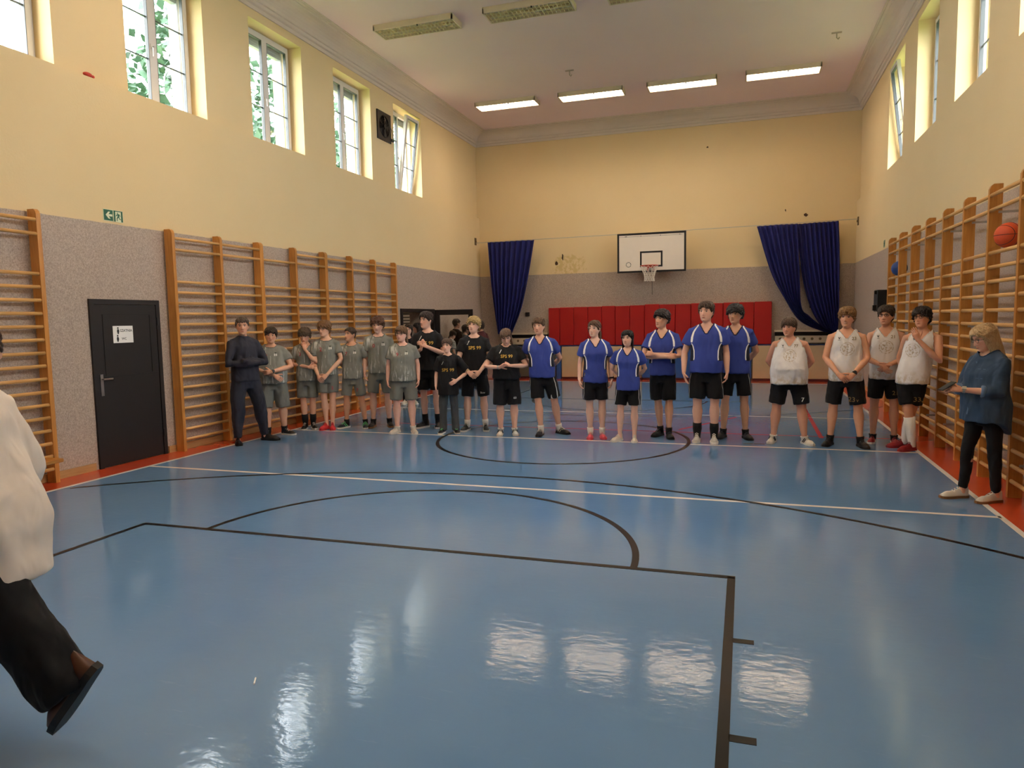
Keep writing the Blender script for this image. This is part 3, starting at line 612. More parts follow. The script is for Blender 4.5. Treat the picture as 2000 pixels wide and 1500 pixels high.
SKIN_CACHE = {}
def skin_mat():
    if 'skin' in MATS: return MATS['skin']
    t = NT('skin'); a = t.n('VertexColor'); a.layer_name = 'col'; n = t.noise(t.coord(), 25, 3)
    hs = t.n('HueSaturation'); t.l(a.outputs[0], hs.inputs['Color']); mr = t.n('MapRange'); mr.inputs[3].default_value = .93; mr.inputs[4].default_value = 1.07; t.l(n, mr.inputs[0]); t.l(mr.outputs[0], hs.inputs['Value'])
    t.base(hs.outputs[0]); t.rough(.5); t.b.inputs['Specular IOR Level'].default_value = .35
    MATS['skin'] = t.m; return t.m
def cloth(name, col, stripe='FFFFFF', dark='10142A', rough=.75, kind=None, gloss=0):
    if name in MATS: return MATS[name]
    t = NT(name); vec = t.coord(); n = t.noise(vec, 6, 4); c0 = srgb(col)
    c = t.mix(n, tuple(x * .86 for x in c0[:3]) + (1,), tuple(min(1, x * 1.12) for x in c0[:3]) + (1,))
    sx = t.n('SeparateXYZ'); t.l(vec, sx.inputs[0]); z = sx.outputs[2]
    fr = t.step(sx.outputs[1], -.02, -.05)
    if kind == 'streak':     # pale brush streaks, densest at the hem and on the right shoulder
        s = t.noise(vec, 8, 3, (5, 5, .55), .55); thr = t.step(z, 1.16, .95)
        m = t.math('MULTIPLY', t.step(s, .55, .60), t.math('MULTIPLY', thr, fr))
        sh = t.math('MULTIPLY', t.step(z, 1.27, 1.33), t.step(sx.outputs[0], -.05, -.07)); s2 = t.noise(vec, 10, 2, (4, 1, .5), .5)
        m2 = t.math('MULTIPLY', t.step(s2, .5, .56), t.math('MULTIPLY', sh, fr))
        c = t.mix(t.math('MULTIPLY', t.math('MAXIMUM', m, m2), .8), c, srgb('D9D9D4'))
    if kind == 'crest':      # faint golden crest on the chest and golden marbling on the hem
        mp = t.n('Mapping'); mp.inputs['Location'].default_value = (-.01, 0, -1.245); t.l(vec, mp.inputs[0]); mp2 = t.n('Mapping'); mp2.inputs['Scale'].default_value = (1, 0, 1); t.l(mp.outputs[0], mp2.inputs[0])
        ln = t.n('VectorMath', operation='LENGTH'); t.l(mp2.outputs[0], ln.inputs[0]); r = ln.outputs['Value']
        ring = t.math('MULTIPLY', t.step(r, .072, .075), t.step(r, .086, .083)); ring = t.math('MULTIPLY', ring, t.step(t.noise(vec, 60, 2), .42, .5))
        ins = t.math('MULTIPLY', t.step(r, .066, .062), t.step(t.noise(vec, 38, 3), .52, .57))
        hem = t.math('MULTIPLY', t.step(z, 1.0, .88), t.step(t.noise(vec, 14, 5, (1, 1, .7), .6), .46, .58))
        m = t.math('MULTIPLY', t.math('MAXIMUM', ring, ins), fr); c = t.mix(t.math('MULTIPLY', m, .55), c, srgb('A98A4C')); c = t.mix(t.math('MULTIPLY', hem, .6), c, srgb('B89A62'))
    a1 = t.n('Attribute', attribute_name='d1'); a2 = t.n('Attribute', attribute_name='d2')
    c = t.mix(t.step(a2.outputs['Fac'], .001, .06), c, srgb(dark)); c = t.mix(t.step(a1.outputs['Fac'], .001, .12), c, srgb(stripe))
    t.base(c); t.rough(rough); t.b.inputs['Sheen Weight'].default_value = .04; t.b.inputs['Specular IOR Level'].default_value = .3 + gloss
    wv = t.n('TexNoise'); wv.inputs['Scale'].default_value = 3.6; wv.inputs['Detail'].default_value = 2.0; wv.inputs['Distortion'].default_value = 1.0; mpw = t.n('Mapping'); mpw.inputs['Scale'].default_value = (1.5, 1.5, .75); mpw.inputs['Rotation'].default_value = (0, .35, 0); t.l(vec, mpw.inputs[0]); t.l(mpw.outputs[0], wv.inputs['Vector'])
    t.bump(wv.outputs[0], .75, .04); MATS[name] = t.m; return t.m
def hair_mat(name, c1, c2):
    if name in MATS: return MATS[name]
    t = NT(name); vec = t.coord(); n = t.noise(vec, 26, 4, (3, 3, 1), .6); t.base(t.mix(t.step(n, .3, .7), srgb(c1), srgb(c2))); t.rough(.5); t.bump(n, .7, .01); MATS[name] = t.m; return t.m

HAND_C = {}
def hand(mb, wrist, d, nrm, side, curl=.35, size=1.0, point=False):
    """palm + five fingers. d: pointing direction, nrm: back-of-hand normal, side: +1 thumb along d x nrm"""
    d = Vector(d).normalized(); nrm = Vector(nrm); nrm = (nrm - d * nrm.dot(d)).normalized(); sd = d.cross(nrm) * side; W = Vector(wrist); k = size
    rings = []
    for q, (l, w_, th) in enumerate([(-.02, .026, .020), (.0, .028, .019), (.03, .036, .017), (.06, .041, .015), (.088, .039, .012)]):
        rings.append([W + d * l * k + sd * w_ * k * math.cos(a) + nrm * th * k * math.sin(a) for a in [2 * PI * i / 10 for i in range(10)]])
    mb.loft(rings)
    for q, (off, L, r) in enumerate([(.029, .070, .0088), (.0098, .080, .0092), (-.0098, .074, .0088), (-.0285, .058, .0078)]):
        p = W + d * .08 * k + sd * off * k; pts = [p - d * .015 * k, p]; dd = d.copy(); rad = [r * k, r * k]
        cq = 0.05 if (point and q == 0) else curl * (1 + .08 * q)
        for s, fl in enumerate((.42, .32, .26)):
            ang = cq * (.9 if s == 0 else 1.1); dd = (dd * math.cos(ang) - nrm * math.sin(ang)); 
            n2 = nrm
            nrm_l = (nrm - dd * nrm.dot(dd)).normalized(); p = p + (dd + sd * off * 1.2).normalized() * L * fl * k; pts.append(p.copy()); rad.append(r * (.95 - .12 * s) * k); 
        mb.tube(pts, rad, 7)
    p = W + d * .022 * k + sd * .026 * k; dd = (d * .62 + sd * .75 - nrm * .22).normalized(); pts = [p - sd * .01 * k, p]; rad = [.012 * k, .0115 * k]
    for s, fl in enumerate((.034, .03, .024)):
        p = p + dd * fl * k; pts.append(p.copy()); rad.append((.0108 - .0012 * s) * k); dd = (dd * math.cos(.25) + d * math.sin(.25) - nrm * .12).normalized()
    mb.tube(pts, rad, 7)

ARMS = {   # elbow, wrist, hand direction, back-of-hand normal for the +x side (mirrored for the other)
    'down': ((.228, .03, 1.13), (.240, -.035, .885), (-.05, -.15, -1), (1, 0, 0)),
    'clasp': ((.238, -.03, 1.13), (.085, -.205, .935), (-.75, -.25, -.62), (.1, -1, .35)),
    'behind': ((.262, .10, 1.15), (.10, .205, .98), (-.8, .1, -.5), (0, 1, 0)),
    'cross': ((.262, -.085, 1.13), (-.10, -.205, 1.165), (-.9, .4, .12), (-.2, -1, .3)),
}
def noise_disp(bm, amp, freq, seed, zs=.45, zmin=None):
    bm.normal_update(); off = Vector((seed * 3.1, seed * 1.7, 0))
    ds = [v.normal * amp * noise.noise(Vector((v.co.x * freq, v.co.y * freq, v.co.z * freq * zs)) + off) for v in bm.verts]
    for v, q in zip(bm.verts, ds): v.co += q
def attr(me, name, vals):
    a = me.attributes.new(name, 'FLOAT', 'POINT'); a.data.foreach_set('value', vals)

def shoe(root, foot, mat, sole_mat, lace_mat, accent=None, size=1.0):
    x, y, yaw, pitch, lift = foot
    fr = empty('shoe', (x, y, lift), yaw, 1, parent=root); fr.rotation_euler = (pitch, 0, yaw); fr.scale = (size,) * 3
    # along the foot: s from heel (0) to toe (1); -y is forward
    def out(s):
        return .033 * (1 - smst(.0, .12, s)) * 0 + (.031 + .012 * smst(.25, .7, s)) * math.sqrt(max(.0, 1 - (max(0, (s - .70) / .30)) ** 2.3)) * math.sqrt(max(.02, 1 - (max(0, (.13 - s) / .13)) ** 2))
    N = 16; rings = []; sr = []
    for i in range(N + 1):
        s = i / N; yy = .075 - .285 * s; w_ = out(min(.995, max(.005, s))) + .004; cx = .008 * smst(.3, 1, s)
        h = .092 * (1 - smst(.18, .60, s)) + .052 * smst(.18, .60, s) * (1 - .5 * smst(.75, 1, s)); tp = .6 + .15 * smst(.4, .8, s)
        ring = []
        for k in range(14):
            a = PI * k / 13; c, sn = math.cos(a), max(0.0, math.sin(a)); q = sn ** .8; ring.append((cx + w_ * c * (1 - (1 - tp) * q), yy, .02 + h * q))
        rings.append(ring + [(cx - w_ * .9, yy, .018), (cx + w_ * .9, yy, .018)])
        sr.append([(cx - w_ - .004, yy, .0), (cx + w_ + .004, yy, .0), (cx + w_ + .005, yy, .026), (cx - w_ - .005, yy, .026)])
    MB().loft(rings).build('upper', mat, fr, True)
    sr[0] = [(p[0], p[1] + .006, p[2]) for p in sr[0]]; sr[-1] = [(p[0], p[1] - .008, p[2] + .004) for p in sr[-1]]
    MB().loft(sr).build('sole', sole_mat, fr)
    mb = MB()
    for q in range(4):
        yy = -.035 - .026 * q; zt = .108 - .0145 * q; mb.tube([(-.022, yy + .004, zt - .012), (0, yy, zt + .002), (.022, yy - .004, zt - .012)], .0045, 5)
    mb.build('laces', lace_mat, fr)
    if accent:
        for s_ in (-1, 1): MB().tube([(s_ * .038, .0, .03), (s_ * .036, -.03, .065), (s_ * .028, -.05, .088)], .006, 5).tube([(s_ * .042, -.04, .03), (s_ * .039, -.06, .055), (s_ * .03, -.075, .076)], .006, 5).build('side_stripe', accent, fr)
    return fr

def hair_mesh(style, seed):
    """returns MB in head-local coordinates"""
    p = dict(front=.42, temple=.25, ear=.05, back=-.62, top=.018, side=.010, curl=.0, freq=22, fringe=0)
    p.update(style); mb = MB(); M, N = 44, 16; rings = []; off = Vector((seed * 2.3, seed, 0))
    def rim(az):
        a = abs(az); 
        if a < .7: return p['front'] + (p['temple'] - p['front']) * smst(.25, .7, a) - p['fringe'] * (1 - smst(.3, .9, a))
        if a < 1.35: return p['temple'] + (p['ear'] - p['temple']) * smst(.7, 1.35, a)
        if a < 2.0: return p['ear'] + (p['back'] * .6 - p['ear']) * smst(1.45, 2.0, a)
        return p['back'] * .6 + p['back'] * .4 * smst(2.0, 2.6, a)
    for j in range(N + 2):
        ring = []
        for k in range(M):
            az = -PI + 2 * PI * k / M; tr = rim(az) + .07 * noise.noise(Vector((az * 4, seed, 0))) + .10 * noise.noise(Vector((az * 11, seed * 2, 3)))
            u = min(1, j / N); t = 1 - (1 - tr) * (u ** 1.25) ; t = min(.998, max(-.99, t)); s = hsurf(az, t); ctr = Vector((0, .004, .01)); dr = (s - ctr).normalized()
            th = p['side'] + (p['top'] - p['side']) * smst(.1, .75, t); th *= (1 - .85 * smst(.72, 1, u))
            nz = noise.noise(s * p['freq'] + off) * p['curl'] + .005 * noise.noise(Vector((s.x * 70, s.y * 70, s.z * 25)) + off)
            if j == N + 1: th = -.012; nz = 0
            ring.append(s + dr * (th + nz))
        rings.append(ring)
    mb.loft(rings)
    if p.get('clumps'):     # separate curls
        r = random.Random(seed)
        for i in range(p['clumps']):
            az = r.uniform(-PI, PI); lo = rim(az); t = r.uniform(max(lo, -.3), .97); s = hsurf(az, t); dr = (s - Vector((0, 0, .02))).normalized(); c = s + dr * (p['top'] * .75)
            mb.sphere(c, r.uniform(.009, .016) * p.get('lock', 1), 7, 5, (1, 1, .85))
    if p.get('locks'):      # short straight locks running down from the crown
        r = random.Random(seed + 50)
        for i in range(p['locks']):
            az = r.uniform(-PI, PI); lo = rim(az); t0 = r.uniform(lo + .1, 1.0); sw = r.uniform(-.25, .25) + p.get('sweep', .15); pts = []; L = r.uniform(.2, .4)
            for q in range(4):
                t = max(lo - .10 * r.random(), t0 - L * q / 3); t = max(-.9, min(.97, t)); s = hsurf(az + sw * q / 3, t); dr = (s - Vector((0, 0, .02))).normalized(); th = (p['side'] + (p['top'] - p['side']) * smst(.1, .75, t)) * (1.05 - .3 * q / 3); pts.append(s + dr * th)
            if (pts[-1] - pts[0]).length > .012: mb.tube(pts, [.004, .0085, .008, .002], 5)
    if 'long' in p:
        L = p['long']; spread = p.get('spread', 1.0); rings = []
        for j in range(15):
            u = j / 14; z = .07 - (L + .07) * u; arcw = p.get('arc', 1.15) + .25 * u; o = []; i_ = []
            for k in range(21):
                az = -PI + arcw + (2 * PI - 2 * arcw) * k / 20 ; az2 = az + PI
                az2 = (PI - (PI - arcw)) + (2 * (PI - arcw)) * k / 20      # arcw .. 2pi-arcw measured from the front
                rr = .103 * spread - .012 * u + .008 * noise.noise(Vector((k * .9, u * 2, seed))); rx = rr * .92; ry = rr * (1.12 - .1 * u)
                cy = .012 + .012 * u
                q = (1 - .35 * smst(.75, 1, u))
                o.append(Vector((rx * math.sin(az2), cy - ry * math.cos(az2), z)) ); f_ = .80 if j < 14 else .9
                i_.append(Vector((rx * f_ * math.sin(az2), cy - ry * f_ * math.cos(az2), z)))
            rings.append(o + i_[::-1])
        mb.loft(rings)
    if p.get('bun'): mb.sphere((0, .105, .06), .035, 12, 8)
    if p.get('pony'):
        mb.tube([(0, .09, .03), (.01, .13, .0), (.03, .13, -.07), (.05, .11, -.14), (.06, .09, -.18)] if p['pony'] == 1 else [(0, .1, .02), (.05, .12, -.03), (.09, .06, -.09), (.1, .0, -.15)], [.02, .03, .028, .02, .006][:5 if p['pony'] == 1 else 4], 8)
    return mb

H_SHORT = dict(locks=170, front=.46, temple=.34, ear=-.05, back=-.6, top=.020, side=.009, curl=.004, freq=30)
H_CROP = dict(locks=60, front=.50, temple=.42, ear=.0, back=-.55, top=.010, side=.005)
H_CURLY = dict(front=.36, temple=.2, ear=.0, back=-.55, top=.030, side=.018, curl=.014, freq=34, clumps=230)
H_WAVY = dict(front=.34, temple=.2, ear=-.08, back=-.62, top=.028, side=.016, curl=.010, freq=24, clumps=60, locks=120)
H_FRINGE = dict(locks=190, front=.30, temple=.2, ear=-.05, back=-.6, top=.022, side=.013, curl=.005)
H_TIED = dict(locks=110, sweep=.5, front=.50, temple=.38, ear=-.1, back=-.6, top=.010, side=.008, pony=1)
H_LONG = dict(locks=110, front=.48, temple=.3, ear=-.05, back=-.7, top=.014, side=.012, long=.27)

def person(label, loc, H, rot=0.0, skin='D9A98C', hair=None, hairc=('3A271B', '5A3F2C'), arms='down', armL=None, armR=None, head=(0, 0, 0), build=1.0, belly=0.0, sh=1.0,
           feet=None, knees=None, top=None, bottom=None, socks=None, shoes=None, glasses=False, watch=None, seed=1, lean=(0, 0), brow=None, hands=True, group=None, torso_tw=0, curlL=.45, curlR=.45, smile=0, female=False, headoff=(0, 0, 0)):
    """one standing person; local frame is normalised to a height of 1.75 m, -y is the front, +x the viewer's right when facing the viewer"""
    k = H / 1.75
    root = empty('person', (loc[0], loc[1], 0), rot, k, label, 'person', group)
    feet = feet or ((-.11, 0, -.2, 0, 0), (.11, 0, .2, 0, 0))
    lx, ly = lean        # hip-to-shoulder shift
    def T(x, y, z):      # torso bend
        f = smst(.9, 1.45, z); return (x + lx * f, y + ly * f, z)
    B = build; bl = belly
    torso = [(.80, .125 * B, .095, 0), (.88, .162 * B, .115, .005), (.97, .160 * B + bl * .04, .112 + bl * .06, -bl * .05), (1.06, .145 * B + bl * .055, .103 + bl * .085, -bl * .075), (1.16, .148 * B + bl * .045, .105 + bl * .065, -bl * .05),
             (1.27, .154 * B + bl * .02, .110 + bl * .02, -.008), (1.36, .157 * B * sh, .101, -.004), (1.42, .135 * B * sh, .082, .004), (1.465, .085, .066, .010), (1.50, .06, .06, .012)]
    shx = .170 * sh * (.5 + .5 * B)
    S = {-1: Vector(T(-shx, .008, 1.392)), 1: Vector(T(shx, .008, 1.392))}
    A = {}
    for s, over in ((-1, armR), (1, armL)):
        a = over or arms
        if isinstance(a, str):
            e, w_, d_, n_ = ARMS[a]; bo = (B - 1) * .10 + bl * .01; fy = -bl * .09 if a in ('clasp', 'cross') else 0
            e = Vector((s * (e[0] + bo), e[1] + fy * .5, e[2])); wv = Vector((s * (w_[0] + (bo if a != 'clasp' else 0)), w_[1] + fy, w_[2]))
            if a == 'cross' and s < 0: wv += Vector((0, -.028, -.035))
            if a in ('clasp',) and s < 0: wv += Vector((0, -.035, .0))
            A[s] = (e, wv, Vector((s * d_[0], d_[1], d_[2])), Vector((s * n_[0], n_[1], n_[2])))
        else: A[s] = tuple(Vector(q) for q in a)
    hips = {-1: Vector((-.088 * B, .005, .90)), 1: Vector((.088 * B, .005, .90))}
    ank = {}; kn = {}
    for i, s in enumerate((-1, 1)):
        fx, fy, fyaw, fp, flift = feet[i]
        # ankle sits above the heel part of the shoe
        ank[s] = Vector((fx, fy, flift)) + Matrix.Rotation(fyaw, 3, 'Z') @ Matrix.Rotation(fp, 3, 'X') @ Vector((0, .012, .085))
        kn[s] = Vector(knees[i]) if knees else (hips[s] + ank[s]) / 2 + Vector((s * .006, -.018, .045))
    # ------------ body, one continuous surface
    mb = MB()
    cov = .90 if top else 1.0
    mb.loft([ell(*T(0, cy, z)[:2], z, rx * (cov if z < 1.40 else .97), ry * (cov if z < 1.40 else .98)) for z, rx, ry, cy in torso])
    hy, hp, hr = head; HC = Vector(T(0, -.016, 1.634)); HM = Matrix.Rotation(hy, 3, 'Z') @ Matrix.Rotation(hp, 3, 'X') @ Matrix.Rotation(hr, 3, 'Y')
    piv = Vector(T(0, .012, 1.545)); HC = piv + HM @ (HC - piv) + Vector(headoff)
    mb.tube([T(0, .014, 1.43), T(0, .012, 1.50), HC + HM @ Vector((0, .02, -.06)), HC + HM @ Vector((0, .012, 0))], [.060 * (.75 + .25 * B), .050 * (.7 + .3 * B), .049, .048], 16)
    fat = 1 + .22 * bl
    rings = []
    for i in range(19):
        t = -1 + 2 * i / 18; t = max(-.995, min(.995, math.sin(t * PI / 2))); rg = []
        for q in range(24): p = hsurf(2 * PI * q / 24, t); p.x *= 1 + (fat - 1) * (1 - smst(-.2, .4, t)); rg.append(HC + HM @ p)
        rings.append(rg[::-1])
    mb.loft(rings)
    for s in (-1, 1):
        er = MB().sphere((s * .083, .012, -.004), .031, 10, 8, (.36, .62, 1.05)); mb.add([HC + HM @ Vector(p) for p in er.v], er.f)
        e, wv, dv, nv = A[s]; m1 = S[s].lerp(e, .4); am = (.58 + .42 * B) * (1 + bl * .08) * (.88 if female else 1)
        mb.tube([S[s] + Vector((-s * .05, 0, .0)), S[s], m1, e, e.lerp(wv, .3), wv, wv + dv.normalized() * .02], [.052 * am, .054 * am, .049 * am, .039 * am, .041 * am, .027, .025], 14)
        mb.tube([T(0, .018, 1.465), T(s * .05, .018, 1.458), S[s] + Vector((-s * .015, .006, .012))], [.042, .040, .036], 12)
        lg = (.4 + .6 * B) * (1 + bl * .08) * (.78 if bottom and bottom['kind'] == 'trousers' else 1); h_, k_, a_ = hips[s], kn[s], ank[s]
        mb.tube([h_ + Vector((0, 0, .04)), h_.lerp(k_, .25), h_.lerp(k_, .65), k_, k_.lerp(a_, .15), k_.lerp(a_, .33) + Vector((0, .012, 0)), k_.lerp(a_, .65), a_.lerp(k_, .06), a_ - Vector((0, 0, .05))],
                [.092 * lg, .086 * lg, .068 * lg, .056 * lg, .052 * lg, .063 * lg, .045 * lg, .034 * lg, .035], 16)
    bm = remesh(mb, .0115, 3)
    # finer mesh on the head, then facial relief
    HI = HM.inverted()
    def hl(co): return HI @ (co - HC)
    sel = set()
    for f in bm.faces:
        p = hl(f.calc_center_median())
        if -.125 < p.z < .07 and p.y < .0 and abs(p.x) < .085 and f.calc_center_median().z > 1.4: sel.update(f.edges)
    bmesh.ops.subdivide_edges(bm, edges=list(sel), cuts=1, use_grid_fill=True)
    g = lambda x, s: math.exp(-(x / s) ** 2)
    fwd = HM @ Vector((0, -1, 0)); base = Vector(srgb(skin)[:3]) * 1.14; lipc = Vector((base.x * .78, base.y * .42, base.z * .42)); browc = Vector(srgb((brow or hairc[0]))[:3]); red = Vector((base.x * 1.02, base.y * .72, base.z * .66))
    cols = {}
    for v in bm.verts:
        p = hl(v.co); c = base
        if v.co.z > 1.36 and p.y < .02 and abs(p.x) < .09 and -.13 < p.z < .12:
            ax = abs(p.x); fz = p.z; fm = 1 - smst(-.03, .0, p.y); d = 0
            d += .024 * g(p.x, .0125) * smst(.030, -.034, fz) * (1 - smst(-.036, -.05, fz) if fz < -.036 else 1)
            d += .006 * g(ax - .014, .009) * g(fz + .036, .010)
            d -= .010 * g(ax - .031, .017) * g(fz - .010, .012); d += .004 * g(fz - .034, .009) * g(p.x, .06)
            d += .006 * g(fz + .066, .012) * g(p.x, .024); d -= .004 * g(fz + .084, .006) * g(p.x, .02); d += .007 * g(fz + .103, .012) * g(p.x, .018)
            v.co += fwd * d * fm
            mw = .024 + .008 * smile; mz = -.066 + smile * .25 * (ax - .012) 
            ml = max(0, 1 - (p.x / mw) ** 2 - ((fz - mz) / .0075) ** 2); seam = max(0, 1 - (p.x / mw) ** 2) * g(fz - mz, .003)
            c = base.lerp(red, .45 * g(ax - .042, .022) * g(fz + .03, .025) + .35 * g(p.x, .014) * g(fz + .035, .014))
            c = c.lerp(lipc, min(1, ml * 1.6) * fm); c = c.lerp(lipc * .35, seam * .6 * fm)
            if smile > .5: c = c.lerp(Vector((.75, .7, .62)), max(0, 1 - (p.x / .018) ** 2 - ((fz - mz - .001) / .0045) ** 2) * fm)
            eb = max(0, 1 - ((ax - .033) / .021) ** 2 - ((fz - .031 - .004 * (1 - ((ax - .033) / .021) ** 2)) / .0062) ** 2); c = c.lerp(browc * .8, min(1, eb * 2) * fm * .85)
            ew = max(0, 1 - ((ax - .0315) / .0155) ** 2 - ((fz - .010) / .0075) ** 2); c = c.lerp(Vector((.55, .5, .46)), min(1, ew * 2) * fm * .6)
            ei = max(0, 1 - ((ax - .0315) / .0085) ** 2 - ((fz - .010) / .0078) ** 2); c = c.lerp(Vector((.05, .035, .03)), min(1, ei * 2.5) * fm)
            el = g(fz - .0165, .0035) * max(0, 1 - ((ax - .0315) / .018) ** 2); c = c.lerp(Vector((.09, .055, .045)), el * .8 * fm)
        cols[v] = c
    for v in bm.verts:     # knees, elbows, knuckles a little redder
        q = max(g((v.co - kn[s]).length, .07) for s in (-1, 1)); q = max(q, max(g((v.co - A[s][0]).length, .05) for s in (-1, 1))); 
        if q > .05: cols[v] = cols[v].lerp(red, .4 * q)
    bm.verts.index_update(); vs = [v.co.copy() for v in bm.verts]; fs = [[v.index for v in f.verts] for f in bm.faces]; cl = [cols.get(v, base) for v in bm.verts]; bm.free()
    hm = MB()
    for s in (-1, 1):
        if hands: hand(hm, A[s][1], A[s][2], A[s][3], s if True else -s, curlR if s < 0 else curlL)
    b0 = len(vs); vs += [Vector(p) for p in hm.v]; fs += [[b0 + i for i in f] for f in hm.f]; cl += [base.lerp(red, .25)] * len(hm.v)
    me = bpy.data.meshes.new('body'); me.from_pydata([tuple(v) for v in vs], [], fs); me.update()
    ca = me.color_attributes.new('col', 'FLOAT_COLOR', 'POINT'); ca.data.foreach_set('color', [x for c in cl for x in (c[0], c[1], c[2], 1)])
    body = link('body', me, skin_mat(), root, True)
    # ------------ hair
    if hair is not None:
        hmesh = hair_mesh(hair, seed); hmesh.v = [HC + HM @ Vector((p[0] * (1 + (fat - 1) * .3), p[1], p[2])) for p in hmesh.v]
        hmesh.build('hair', hair_mat('hair_' + hairc[0] + hairc[1], *hairc), root, True)
    if glasses:
        gm = MB()
        for s in (-1, 1):
            pts = []; n = 16; lens = []
            for q in range(n):
                a = 2 * PI * q / n; lens.append((s * .033 + .023 * math.copysign(abs(math.cos(a)) ** .75, math.cos(a)), -.098 + .0, .008 + .0165 * math.copysign(abs(math.sin(a)) ** .75, math.sin(a))))
            rings = []
            for q in range(n):
                c_ = Vector((s * .033, -.098, .008)); p_ = Vector(lens[q]); o_ = (p_ - c_).normalized(); rings.append([p_ + o_ * .0028, p_ + Vector((0, -.0028, 0)), p_ - o_ * .0028, p_ + Vector((0, .0028, 0))])
            gm.loft(rings, closed=True); gm.tube([(s * .056, -.097, .012), (s * .078, -.06, .012), (s * .08, .0, .01), (s * .079, .02, -.004)], .0026, 5)
        gm.tube([(-.011, -.1, .013), (0, -.103, .015), (.011, -.1, .013)], .0026, 5)
        gm.v = [HC + HM @ Vector(p) for p in gm.v]; gm.build('glasses', M_BLACK, root)
    # ------------ top
    shirt = None
    if top:
        tk = top['kind']; hem = top.get('hem', .84); o_ = top.get('ease', .014); mb = MB(); secs = []
        zs = [hem + (1.06 - hem) * q / 3 for q in range(3)] + [1.06, 1.16, 1.27, 1.36, 1.43, 1.475, 1.505]
        for z in zs:
            for a, b in zip(torso, torso[1:]):
                if a[0] <= z <= b[0] + 1e-6:
                    f = (z - a[0]) / (b[0] - a[0]); rx, ry, cy = [a[i] + (b[i] - a[i]) * f for i in (1, 2, 3)]; break
            else: rx, ry, cy = torso[0][1:] if z < 1 else torso[-1][1:]
            lo = 1 - smst(.95, 1.25, z); e_ = o_ * (1 + 1.1 * lo) if z < 1.40 else o_ * .8
            if z < 1.2: rx = max(rx, .158 * B + bl * .045 * (1 - smst(1.0, .8, z) * .25)); ry = max(ry, .112 + bl * .05); cy = min(cy, -bl * .04)
            if female and .98 < z < 1.14: rx -= .012
            if female and 1.2 < z < 1.33: ry += .012; cy -= .010
            secs.append(ell(*T(0, cy, z)[:2], z, rx + e_, ry + e_, 28))
        mb.loft(secs)
        slv = top.get('sleeve', .62)
        for s in (-1, 1): mb.tube([T(0, .018, 1.462), T(s * .05, .018, 1.456), S[s] + Vector((-s * .015, .006, .012))], [.054, .053, .052], 12)
        if slv > 0:
            for s in (-1, 1):
                e, wv, dv, nv = A[s]; sr_ = top.get('sr', .070) * (.55 + .45 * B) * (1 + bl * .1)
                if slv <= 1: mb.tube([S[s] + Vector((-s * .05, 0, -.004)), S[s] + Vector((0, 0, .002)), S[s].lerp(e, .3), S[s].lerp(e, slv)], [.066, .066, sr_ * .96, sr_ * 1.04], 18)
                else:
                    w2 = e.lerp(wv, slv - 1); r2 = top.get('cuff', .042)
                    mb.tube([S[s] + Vector((-s * .06, 0, -.01)), S[s], S[s].lerp(e, .4), e, e.lerp(w2, .5), w2], [.07, .067, sr_ * .93, sr_ * .82, sr_ * .8, r2], 18)
        bm = remesh(mb, .0115, 3); noise_disp(bm, top.get('fold', .014), 9, seed); noise_disp(bm, .006, 20, seed + 9, .6)
        if top.get('tail'):
            for v in bm.verts:
                if v.co.z < hem + .16: v.co.z -= top['tail'] * smst(-.06, .12, v.co.y) * smst(hem + .16, hem, v.co.z)
        # neck opening
        nz = Vector(T(0, .008, 1.49)); kill = []
        neck = top.get('neck', 'crew')
        def inhole(c):
            dx, dy, z = c.x - nz.x, c.y - nz.y, c.z
            if neck == 'v': 
                if dy < 0: return z > 1.375 and abs(dx) < .010 + (z - 1.375) * .62
                return z > 1.492 and math.hypot(dx, dy) < .085
            if neck == 'tank':
                if dy < 0 and z > 1.375 and abs(dx) < .010 + (z - 1.375) * .72: return True
                if z > 1.47 and math.hypot(dx, dy) < .095: return True
                return False
            if neck == 'hood': return z > 1.522
            return z > 1.478 + dy * .40 and math.hypot(dx, dy) < .095
        for f in bm.faces:
            c = f.calc_center_median()
            if inhole(c): kill.append(f)
            elif tk == 'tank' and c.z > 1.15:
                for s in (-1, 1):
                    a0 = S[s] + Vector((s * .03, 0, .09)); a1 = S[s].lerp(A[s][0], .30) + Vector((s * .035, 0, 0)); ab = a1 - a0; tt = min(1, max(0, (c - a0).dot(ab) / ab.dot(ab)))
                    if (c - a0 - ab * tt).length < .092 * (.6 + .4 * B) or abs(c.x - lx) > abs(S[s].x - lx) - .022 and c.z > 1.36: kill.append(f); break
        bmesh.ops.delete(bm, geom=kill, context='FACES')
        lo_ = [v for v in bm.verts if not v.link_faces]; bmesh.ops.delete(bm, geom=lo_, context='VERTS')
        bnd = [v for v in bm.verts if v.is_boundary]
        for _ in range(4): bmesh.ops.smooth_vert(bm, verts=bnd, factor=.5, use_axis_x=True, use_axis_y=True, use_axis_z=True)
        bmesh.ops.recalc_face_normals(bm, faces=bm.faces)
        be_ = [e_ for e_ in bm.edges if e_.is_boundary]; bpts = [(e_.verts[0].co.copy(), e_.verts[1].co.copy()) for e_ in be_]
        me = bpy.data.meshes.new('shirt'); bm.to_mesh(me); bvh = BVHTree.FromBMesh(bm); bm.free()
        cos = np.zeros(len(me.vertices) * 3); me.vertices.foreach_get('co', cos); cos = cos.reshape(-1, 3)
